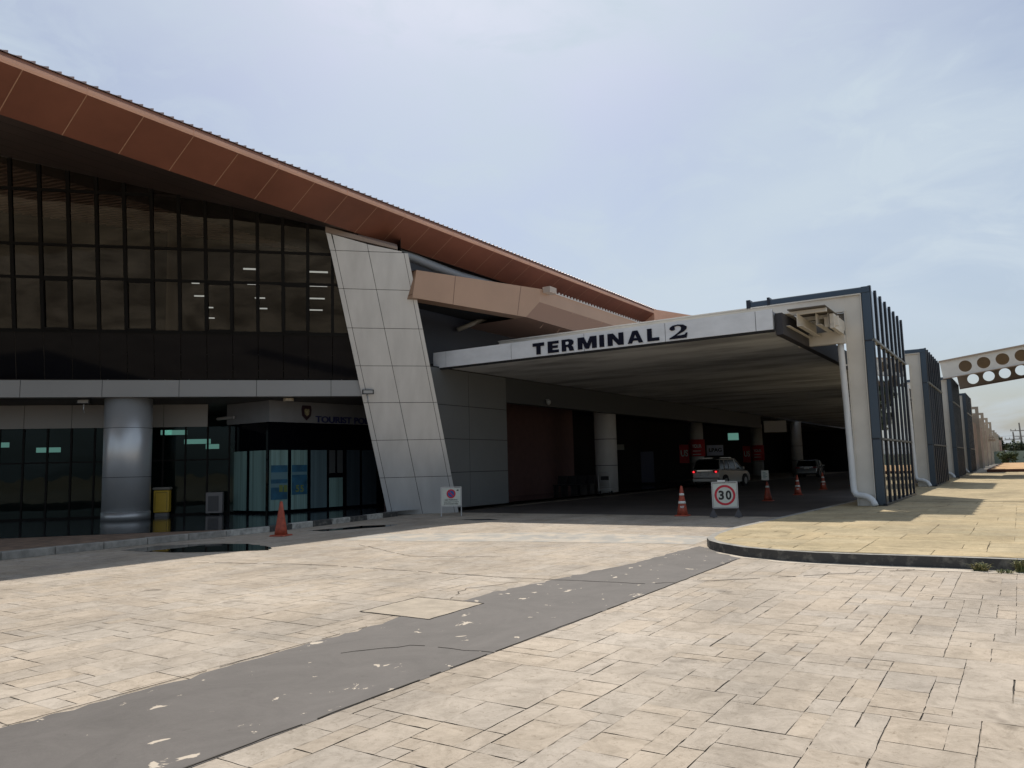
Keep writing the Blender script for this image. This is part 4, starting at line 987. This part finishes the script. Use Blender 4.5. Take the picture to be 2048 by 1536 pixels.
for (x, y, l) in ((-8.12, 34.7, 'banded cone, second beyond the 30 sign'), (-8.35, 41.0, 'banded cone, third beyond the 30 sign'), (-7.9, 46.5, 'banded cone, fourth beyond the 30 sign, left of the drainpipe'), (-7.0, 49.0, 'banded cone half hidden behind the nearest drainpipe')):
    dup(c2, (x, y, 0), label=l)
c3 = cone((-8.02, 29.6, 0), 'red-orange cone with one white band carrying a small notice, right of the 30 sign', [(.50, .57)], .1, .72)
b = MB(); o_ = Vector((-8.05, 29.5, 0)); n_ = Vector((.25, -.97, 0)); s_ = Vector((.97, .25, 0))
b.prism([o_ + s_ * x + Vector((0, 0, z)) for x, z in ((-.13, .78), (.13, .78), (.13, 1.14), (-.13, 1.14))], n_ * .01)
nt_ = tag(b.build('notice_board', M['signface']), 'small white notice standing on the red-orange cone', 'notice')
b = MB()
for k in range(5): b.bar(o_ + n_ * .012 - s_ * .08 + Vector((0, 0, 1.06 - k * .05)), o_ + n_ * .012 + s_ * (.02 + .06 * (k % 2)) + Vector((0, 0, 1.06 - k * .05)), .004, .02)
b.build('print', mat('teal_print', (.05, .16, .15), .5), None).parent = nt_

# ------------------------------------------------------------------ folding signs
def board(name, loc, rz, label, w, zb, zt, legz, foot):
    t = thing(name, label, 'sign', loc, rz); Mx = Matrix.Translation(Vector(loc)) @ Matrix.Rotation(rz, 4, 'Z')
    V = lambda x, y, z: Mx @ Vector((x, y + (z * -.0), z))
    b = MB(); b.hexa([V(-w / 2, 0, zb), V(w / 2, 0, zb), V(w / 2, .02, zb), V(-w / 2, .02, zb), V(-w / 2, 0, zt), V(w / 2, 0, zt), V(w / 2, .02, zt), V(-w / 2, .02, zt)]); fc = b.build('sign_face', M['signface'], t)
    b = MB(); e = .018
    for s in (-1, 1): b.bar(V(s * (w / 2 + .02), .01, zb - .02), V(s * (w / 2 + .02), .01, zt + .04), .028, .028, Mx.to_3x3() @ Vector((0, 1, 0)))
    b.bar(V(-w / 2 - .005, .01, zt + .03), V(w / 2 + .005, .01, zt + .03), .026, .026); b.bar(V(-w / 2 - .005, .01, zb - .02), V(w / 2 + .005, .01, zb - .02), .026, .026); b.build('frame', M['galv'], t)
    for s in (-1, 1):
        b = MB(); xx = s * (w / 2 + .02)
        if foot:
            b.bar(V(xx, .01, .03), V(xx, .01, zb - .035), .03, .03, Mx.to_3x3() @ Vector((0, 1, 0))); b.prism([V(xx - .03, -.01, .2), V(xx - .11, -.01, .012), V(xx + .11, -.01, .012), V(xx + .03, -.01, .2)], Mx.to_3x3() @ Vector((0, .02, 0)))
            b.bar(V(xx, -.22, .012), V(xx, .22, .012), .05, .02)
        else: b.bar(V(xx, .01, .02), V(xx, .01, zb - .035), .028, .028, Mx.to_3x3() @ Vector((0, 1, 0))); b.bar(V(xx, -.15, .012), V(xx, .3, .012), .04, .02)
        b.build('leg', M['galv'] if not foot else mat('dark_leg', (.08, .075, .08), .6), t)
    return t, fc, V, Mx.to_3x3() @ Vector((1, 0, 0)), Mx.to_3x3() @ Vector((0, -1, 0))
def ring(mb, V, cx, cz, r0, r1, y, t=.004, n=40):
    for j in range(n):
        a0, a1 = 2 * math.pi * j / n, 2 * math.pi * (j + 1) / n
        q = [V(cx + r0 * math.cos(a0), y, cz + r0 * math.sin(a0)), V(cx + r1 * math.cos(a0), y, cz + r1 * math.sin(a0)), V(cx + r1 * math.cos(a1), y, cz + r1 * math.sin(a1)), V(cx + r0 * math.cos(a1), y, cz + r0 * math.sin(a1))]
        mb.poly(q)
    return mb
def disc(mb, V, cx, cz, r, y, n=40): return mb.poly([V(cx + r * math.cos(2 * math.pi * j / n), y, cz + r * math.sin(2 * math.pi * j / n)) for j in range(n)])
rz1 = math.atan2(20.8, -6.78) - math.pi / 2
t, fc, V, ux, nz = board('speed_sign', (-6.78, 20.8, 0), rz1 + .06, 'folding white 30 speed limit board with red ring at the canopy mouth', .62, .28, .92, .28, True)
b = MB(); ring(b, V, 0, .60, .215, .275, -.003); b.build('red_ring', M['redpaint'], fc)
b = MB(); text(b, '3', V(-.165, 0, .475), ux, (0, 0, 1), .14, .25, .001, .035, .004); text(b, '0', V(.02, 0, .475), ux, (0, 0, 1), .15, .25, .001, .035, .004); b.build('numeral', M['blackpaint'], fc)
b = MB(); b.bar(V(-.18, .01, .985), V(.02, .01, .985), .06, .04); b.build('top_plate', M['white'], t)
rz2 = math.atan2(19.68, -15.29) - math.pi / 2
t, fc, V, ux, nz = board('no_parking_sign', (-15.29, 19.68, 0), rz2, 'white no parking board with blue and red disc before the slanted pier', .60, .33, .88, .33, False)
b = MB(); ring(b, V, .0, .70, .10, .145, -.003); b.poly([V(-.085, -.005, .765), V(-.06, -.005, .79), V(.085, -.005, .635), V(.06, -.005, .61)]); b.build('red_ring', M['redpaint'], fc)
b = MB(); disc(b, V, 0, .70, .1, -.002); b.build('blue_disc', M['bluepaint'], fc)
b = MB(); text(b, 'NO PARKING', V(-.2, 0, .485), ux, (0, 0, 1), .4, .045, .001, .02, .003)
rq = random.Random(4)
for row, (z, h) in enumerate(((.425, .03), (.36, .04))):
    x = -.23
    while x < .22:
        w = rq.uniform(.015, .03); b.poly([V(x, -.003, z), V(x + w * .35, -.003, z), V(x + w * .35, -.003, z + h), V(x, -.003, z + h)]); b.poly([V(x + w * .3, -.004, z + h * .7), V(x + w, -.004, z + h * .7), V(x + w, -.004, z + h), V(x + w * .3, -.004, z + h)])
        if rq.random() < .5: b.poly([V(x + w * .7, -.004, z), V(x + w, -.004, z), V(x + w, -.004, z + h * .6), V(x + w * .7, -.004, z + h * .6)])
        x += w + .009
b.build('lettering', M['blackpaint'], fc)
b = MB(); b.poly([V(.17, -.003, .79), V(.24, -.003, .79), V(.24, -.003, .83), V(.19, -.003, .83)]); b.build('small_badge', M['blackpaint'], fc)

# ------------------------------------------------------------------ cars
def car(name, label, loc, rz, body_m, L_=4.6, Wd=1.82, H_=1.72, lit=True):
    t = thing(name, label, 'car', loc, rz, None); Mx = Matrix.Translation(Vector(loc)) @ Matrix.Rotation(rz, 4, 'Z')
    # local: +y = forward, rear at y=0
    low_ = [(0.10, .42), (0.0, .60), (.03, .92), (.10, 1.08), (1.2, 1.10), (2.4, 1.06), (3.35, 1.02), (4.1, .93), (4.45, .78), (4.58, .55), (4.50, .32), (4.1, .25), (.5, .25)]
    s = L_ / 4.58; hs = H_ / 1.72
    b = MB()
    def ringpts(prof, wf): return prof
    secs = [(-1, .0), (-.96, 1.0), (.96, 1.0), (1, .0)]
    n = len(low_); rows = []
    for sx_, k in ((-1.0, .93), (-.985, 1.0), (.985, 1.0), (1.0, .93)):
        row = []
        cy, cz = 2.3, .65
        for (yy, zz_) in low_:
            fy = cy + (yy - cy) * (.965 if abs(sx_) == 1.0 else 1); fz = cz + (zz_ - cz) * (.9 if abs(sx_) == 1.0 else 1)
            w = Wd / 2 * (1 - .10 * max(0, (yy - 3.6)) - (.05 if yy < .15 else 0)) * (abs(sx_) if abs(sx_) == 1 else .93)
            row.append(len(b.v)); b.v.append(Mx @ Vector((math.copysign(w, sx_), fy * s, fz * hs)))
        rows.append(row)
    for k in range(3):
        for j in range(n):
            j2 = (j + 1) % n; b.f.append((rows[k][j], rows[k][j2], rows[k + 1][j2], rows[k + 1][j])); b.m.append(0)
    b.f.append(tuple(rows[0])); b.m.append(0); b.f.append(tuple(rows[3][::-1])); b.m.append(0)
    bd = b.build('body', body_m, t, smooth=False, bevel=.02)
    gh = [(.14, 1.08), (.45, 1.62), (.75, 1.70), (2.3, 1.71), (2.6, 1.64), (3.45, 1.03)]
    b = MB(); rws = []
    for sx_ in (-1, 1):
        r = []
        for yy, zz_ in gh:
            w = Wd / 2 * (.93 - .16 * max(0, (zz_ - 1.05)) / .66); r.append(len(b.v)); b.v.append(Mx @ Vector((sx_ * w, yy * s, zz_ * hs)))
        rws.append(r)
    for j in range(len(gh) - 1): b.f.append((rws[0][j], rws[0][j + 1], rws[1][j + 1], rws[1][j])); b.m.append(1 if j in (1, 2, 3) else 0)
    b.f.append(tuple(rws[0][::-1])); b.m.append(0); b.f.append(tuple(rws[1])); b.m.append(0)
    b.build('greenhouse', [M['carglass'], body_m], t)
    b = MB()
    for sx_ in (-1, 1):
        for (y0, z0, y1, z1) in ((.16, 1.08, .47, 1.62), (1.5, 1.06, 1.5, 1.66), (2.45, 1.05, 2.4, 1.66), (.47, 1.64, 2.5, 1.67), (2.55, 1.64, 3.42, 1.04), (.85, 1.08, .95, 1.66)):
            w0 = Wd / 2 * (.935 - .16 * (z0 - 1.05) / .66); w1 = Wd / 2 * (.935 - .16 * (z1 - 1.05) / .66)
            b.bar(Mx @ Vector((sx_ * w0, y0 * s, z0 * hs)), Mx @ Vector((sx_ * w1, y1 * s, z1 * hs)), .06, .04)
    b.build('pillars', body_m, t)
    for sx_ in (-1, 1):
        for yy in (.85, 3.6):
            b = MB(); c0 = Mx @ Vector((sx_ * (Wd / 2 - .22), yy * s, .34)); c1 = Mx @ Vector((sx_ * (Wd / 2 + .012), yy * s, .34)); b.tube([c0, c1], .34, 24); wh = b.build('wheel', M['tyre'], t)
            b = MB(); b.tube([c1, Mx @ Vector((sx_ * (Wd / 2 + .02), yy * s, .34))], .21, 10); b.build('rim', M['galv'], wh)
            b = MB(); b.tube([Mx @ Vector((sx_ * (Wd / 2 - .1), yy * s, .36)), Mx @ Vector((sx_ * (Wd / 2 + .004), yy * s, .36))], .40, 24); b.build('wheel_arch', M['black'], bd)
    for sx_ in (-1, 1):
        b = MB(); q = Mx @ Vector((sx_ * Wd / 2 * .78, -.012, .95 * hs)); b.bar(q - Mx.to_3x3() @ Vector((.2, -.03, 0)), q + Mx.to_3x3() @ Vector((.13, .03, 0)), .06, .14); tl = b.build('tail_light', M['tail'], t)
        if lit: b = MB(); b.lathe(q + Mx.to_3x3() @ Vector((0, -.04, -.035)), [(.02, -.03), (.05, -.01), (.05, .05), (.02, .07)], 12); b.build('lit_lamp', M['tail_on'], tl)
    b = MB(); b.bar(Mx @ Vector((-.5, -.02, 1.0 * hs)), Mx @ Vector((.5, -.02, 1.0 * hs)), .03, .05); b.build('chrome_strip', M['chrome'], t)
    b = MB(); b.bar(Mx @ Vector((-.22, -.025, .78)), Mx @ Vector((.22, -.025, .78)), .012, .13); b.build('number_plate', M['white'], t)
    b = MB(); b.box(0, 0.001, 0, .001, .5, .501); b.v = []; b.f = []; b.m = []
    b.bar(Mx @ Vector((-.8, -.03, .45)), Mx @ Vector((.8, -.03, .45)), .08, .2); b.build('bumper', body_m, t, bevel=.03)
    for sx_ in (-1, 1):
        b = MB(); q = Mx @ Vector((sx_ * (Wd / 2 + .08), 3.05 * s, 1.12 * hs)); b.bar(q - Mx.to_3x3() @ Vector((.1, 0, 0)), q + Mx.to_3x3() @ Vector((.1, 0, 0)), .1, .14); b.build('mirror', body_m, t, bevel=.02)
    for sx_ in (-1, 1):
        b = MB(); b.tube([Mx @ Vector((sx_ * .62, .8 * s, 1.74 * hs)), Mx @ Vector((sx_ * .6, 2.3 * s, 1.75 * hs))], .018, 6); b.build('roof_rail', M['chrome'], t)
    return t
p = ray_depth(1409, 45.5, 0); car('parked_car', 'pale SUV with two lit tail lights stopped under the canopy', p, -.12, M['cargold'])
p = ray_depth(1612, 66, 0); car('parked_car', 'small silver car standing farther under the canopy, beyond the SUV', p, .05, M['carsilver'], 4.2, 1.75, 1.5, False)

# ------------------------------------------------------------------ banners and things under the canopy
def banner(cx, cy, r, z0, z1, lab, words_):
    t = thing('column_banner', lab, 'banner', (cx, cy, z0)); b = MB(); b.lathe((cx, cy, 0), [(r, z0), (r, z1)], 28); o = b.build('wrap', M['red'], t, smooth=True)
    n_ = (Vector((0, 0, 0)) - Vector((cx, cy, 0))).normalized(); s_ = Vector((-n_.y, n_.x, 0))
    b = MB(); text(b, words_, Vector((cx, cy, 0)) + n_ * (r + .0) - s_ * .35 + Vector((0, 0, z1 - .62)), s_, (0, 0, 1), .7, .26, 0, .03, .05); 
    for k in range(2): b.bar(Vector((cx, cy, z1 - .85 - k * .25)) + n_ * (r + .02) - s_ * .3, Vector((cx, cy, z1 - .85 - k * .25)) + n_ * (r + .02) + s_ * .3, .02, .05)
    b.build('print', M['retro'], o)
p = colpos(1395, 57.5); banner(p.x, p.y, .60, 1.95, 3.2, 'red banner reading YOUR wrapped round the column above the SUV', 'YOUR')
p = colpos(1516, 72); banner(p.x, p.y, .60, 1.55, 2.95, 'red banner reading YOUR wrapped round the column right of the SUV', 'YOUR')
def flat_board(name, lab, cat, x0, x1, y0, y1, dep, m, txt=None, tm=None):
    a = ray_depth(x0, dep, 0); c = ray_depth(x1, dep, 0); q0 = wpl((x0 + x1) / 2, y1, a, (a - CAMP).normalized()); zb = 1.5 + (q0.z - 1.5); zt = wpl((x0 + x1) / 2, y0, a, (a - CAMP).normalized()).z
    d_ = (c - a).normalized(); n_ = Vector((d_.y, -d_.x, 0)); b = MB(); A0 = Vector((a.x, a.y, zb)); w = (c - a).length
    b.prism([A0, A0 + d_ * w, A0 + d_ * w + Vector((0, 0, zt - zb)), A0 + Vector((0, 0, zt - zb))], -n_ * .06); o = tag(b.build(name, m), lab, cat)
    if txt:
        b = MB(); text(b, txt, A0 + d_ * w * .12 + Vector((0, 0, (zt - zb) * .35)), d_, (0, 0, 1), w * .78, (zt - zb) * .36, .002, .03, .02); b.build('print', tm, None).parent = o
    return o
flat_board('hanging_banner', 'white board with navy letters right of the first red banner', 'banner', 1415, 1448, 890, 911, 62, mat('dim_white_board', (.42, .45, .55), .6), 'LPAG', M['letter'])
flat_board('hanging_banner', 'small red board left of the red banner above the SUV', 'banner', 1360, 1379, 889, 926, 60, M['red'], 'US', M['retro'])
flat_board('hanging_banner', 'small red board left of the second red column banner', 'banner', 1487, 1502, 892, 925, 76, M['red'], 'US', M['retro'])
flat_board('ceiling_panel', 'blank pale grey panel hung under the canopy beside the far column', 'panel', 1532, 1577, 841, 864, 66, mat('pale_grey_panel', (.62, .62, .62), .5))
flat_board('exit_sign', 'faintly lit green exit sign above the inner doors', 'sign', 1459, 1480, 866, 880, 66, M['exit'])
flat_board('door_sign', 'small grey sign just right of the first inner column', 'sign', 1232, 1250, 889, 900, 47, mat('dim_sign', (.2, .2, .17), .6))
flat_board('information_panel', 'dark blue upright panel right of the first inner column', 'panel', 1282, 1308, 903, 965, 50, mat('dim_blue_panel', (.04, .045, .08), .6))
# luggage trolley
p = ray_depth(1207, 35.5, 0); tl = thing('luggage_trolley', 'steel luggage trolley parked before the first inner column', 'trolley', (p.x, p.y, .15))
tv = lambda x, y, z: Vector((p.x + x, p.y + y, .15 + z))
b = MB()
for s in (-.28, .28): b.tube([tv(s, 0, .1), tv(s, 0, .85), tv(s * .9, -.08, .98), tv(s * .6, -.12, 1.02)], .017, 6)
b.tube([tv(-.2, -.12, 1.02), tv(.2, -.12, 1.02)], .022, 6)
for z in (.35, .62, .8): b.tube([tv(-.28, 0, z), tv(.28, 0, z)], .012, 6)
b.build('frame', M['galv'], tl)
b = MB(); b.box(p.x - .28, p.x + .28, p.y, p.y + .8, .36, .39); b.build('deck', M['galv'], tl)
b = MB(); b.box(p.x - .16, p.x + .25, p.y - .03, p.y - .01, .80, .98); b.build('sign_plate', M['blackpaint'], tl)
for x, y in ((-.24, .05), (.24, .05), (0, .75)):
    b = MB(); b.tube([tv(x - .02, y, .07), tv(x + .02, y, .07)], .07, 12); b.build('wheel', M['tyre'], tl)
# seats
for k in range(4):
    a = ray_depth(1118 + k * 19, 36.5, 0); x, y = a.x, a.y
    if k == 0:
        st = thing('waiting_seat', 'leftmost black waiting seat along the maroon wall', 'seat', (x, y, .15), group='black waiting seats by the maroon wall')
        b = MB(); b.box(x - .24, x + .24, y - .22, y + .22, .57, .62); b.build('seat', M['chair'], st, bevel=.01)
        b = MB(); b.hexa([(x - .24, y + .2, .62), (x + .24, y + .2, .62), (x + .24, y + .24, .62), (x - .24, y + .24, .62), (x - .24, y + .3, 1.02), (x + .24, y + .3, 1.02), (x + .24, y + .34, 1.02), (x - .24, y + .34, 1.02)]); b.build('backrest', M['chair'], st)
        for s in (-.2, .2): b = MB(); b.box(x + s - .02, x + s + .02, y - .2, y + .2, .15, .57); b.build('leg', M['chair'], st)
        s0 = st
    else: dup(s0, (x, y, .15), label=['', 'second black waiting seat from the left along the maroon wall', 'third black waiting seat from the left along the maroon wall', 'black waiting seat nearest the luggage trolley'][k])
# bin
a = wpl(324, 1030, F(0, -1.6, 0), FN); a.z = .15; bn = thing('litter_bin', 'yellow litter bin with grey lid right of the round column', 'litter bin', a, FRZ)
def fb(mb, o_, u0, u1, n0, n1, z0, z1): 
    P0 = Vector((o_.x, o_.y, 0)); f = lambda u, n, z: P0 + FD * u + FN * n + Vector((0, 0, z)); return mb.hexa([f(u0, n1, z0), f(u1, n1, z0), f(u1, n0, z0), f(u0, n0, z0), f(u0, n1, z1), f(u1, n1, z1), f(u1, n0, z1), f(u0, n0, z1)])
b = MB(); fb(b, a, -.24, .24, -.2, .2, .28, 1.02); b.build('body', M['yellow'], bn, bevel=.03)
b = MB(); fb(b, a, -.27, .27, -.23, .23, 1.03, 1.12); b.build('lid', mat('grey_lid', (.22, .2, .17), .6), bn, bevel=.03)
b = MB(); fb(b, a, -.19, -.18, .202, .21, .35, .95); fb(b, a, .18, .19, .202, .21, .35, .95); fb(b, a, -.18, .18, .202, .21, .94, .95); b.build('panel_line', M['blackpaint'], bn)
b = MB(); fb(b, a, -.2, .2, -.15, .15, .152, .27); b.build('foot', mat('grey_foot', (.16, .15, .14), .6), bn)
# air conditioner unit
a = wpl(430, 1030, F(0, -1.6, 0), FN); a.z = .15; ac = thing('air_conditioner', 'grey outdoor air conditioner unit beside the corner office', 'air conditioner', a, FRZ)
b = MB(); fb(b, a, -.28, .26, -.2, .2, .2, .9); b.build('casing', mat('ac_casing', (.16, .145, .14), .5), ac, bevel=.02)
b = MB(); fb(b, a, -.2, .14, .203, .215, .27, .78); b.build('fan_grille', mat('ac_grille', (.06, .055, .055), .6), ac)
b = MB(); fb(b, a, -.25, -.15, -.15, .15, .152, .2); fb(b, a, .15, .25, -.15, .15, .152, .2); b.build('foot', M['black'], ac)
# flood lights
def flood(p, rz, lab):
    t = thing('flood_light', lab, 'flood light', p, rz, 'flood lights on the facade'); Mx = Matrix.Translation(p) @ Matrix.Rotation(rz, 4, 'Z'); V = lambda x, y, z: Mx @ Vector((x, y, z))
    b = MB(); b.hexa([V(-.19, -.06, -.08), V(.19, -.06, -.08), V(.19, .06, -.07), V(-.19, .06, -.07), V(-.19, -.04, .08), V(.19, -.04, .08), V(.19, .06, .07), V(-.19, .06, .07)]); b.build('housing', M['blackpaint'], t, bevel=.01)
    b = MB(); b.hexa([V(-.15, -.066, -.05), V(.15, -.066, -.05), V(.15, -.062, -.05), V(-.15, -.062, -.05), V(-.15, -.05, .05), V(.15, -.05, .05), V(.15, -.045, .05), V(-.15, -.045, .05)]); b.build('lens', mat('flood_lens', (.35, .33, .30), .3), t)
    b = MB(); b.tube([V(0, .05, -.05), V(0, .02, -.25), V(0, .12, -.35)], .015, 6); b.build('arm', M['galv'], t)
flood(wpl(736, 784, F(0, .98, 0), FN), FRZ, 'black flood light on the left edge of the slanted pier')
flood(wpl(167, 803, F(0, .2, 0), FN), FRZ, 'black flood light under the panel band left of the round column')
p = wpx(1097, 803, X=XW + .12); t = thing('security_camera', 'small pale security camera on the wall header under the canopy', 'camera', p)
b = MB(); b.lathe(p, [(.03, -.14), (.09, -.08), (.10, .02), (.06, .06)], 16); b.build('dome', mat('dome', (.4, .42, .42), .4), t, smooth=True)
b = MB(); b.box(p.x - .13, p.x + .02, p.y - .03, p.y + .03, p.z + .06, p.z + .1); b.build('bracket', M['galv'], t)
p = wpl(577, 796, F(0, .1, 0), FN); t = thing('soffit_downlight', 'round ceiling downlight in the soffit above the shield emblem', 'downlight', p)
b = MB(); b.lathe((p.x, p.y, 3.86), [(.17, 0), (.17, .09)], 20); b.build('trim', mat('downlight', (.5, .42, .3), .4), t)
# weeds at the kerb
def weed(x, y, n, h, spread, lab):
    b = MB(); rr = random.Random(int(x * 100))
    for _ in range(n):
        a = rr.uniform(0, 6.28); s = rr.uniform(.2, 1) * spread; hh = h * rr.uniform(.4, 1); p0 = Vector((x + rr.uniform(-.08, .08), y + rr.uniform(-.04, .04), 0)); p1 = p0 + Vector((math.cos(a) * s * .5, math.sin(a) * s * .4, hh * .8)); p2 = p0 + Vector((math.cos(a) * s, math.sin(a) * s * .7, hh * rr.uniform(.6, 1)))
        w = Vector((-math.sin(a), math.cos(a), 0)) * .006
        b.poly([p0 - w, p0 + w, p1 + w, p1 - w]); b.poly([p1 - w, p1 + w, p2])
    tag(b.build('weed_tuft', M['grass']), lab, 'weed', 'weeds at the kerb foot')
weed(-.55, 11.9, 90, .13, .16, 'sprawling tuft of weeds at the kerb foot, left one'); weed(-.08, 11.93, 110, .2, .14, 'taller leafy tuft at the kerb foot by the right edge'); weed(-.28, 11.8, 50, .06, .12, 'lowest weed tuft between the other two at the kerb foot')
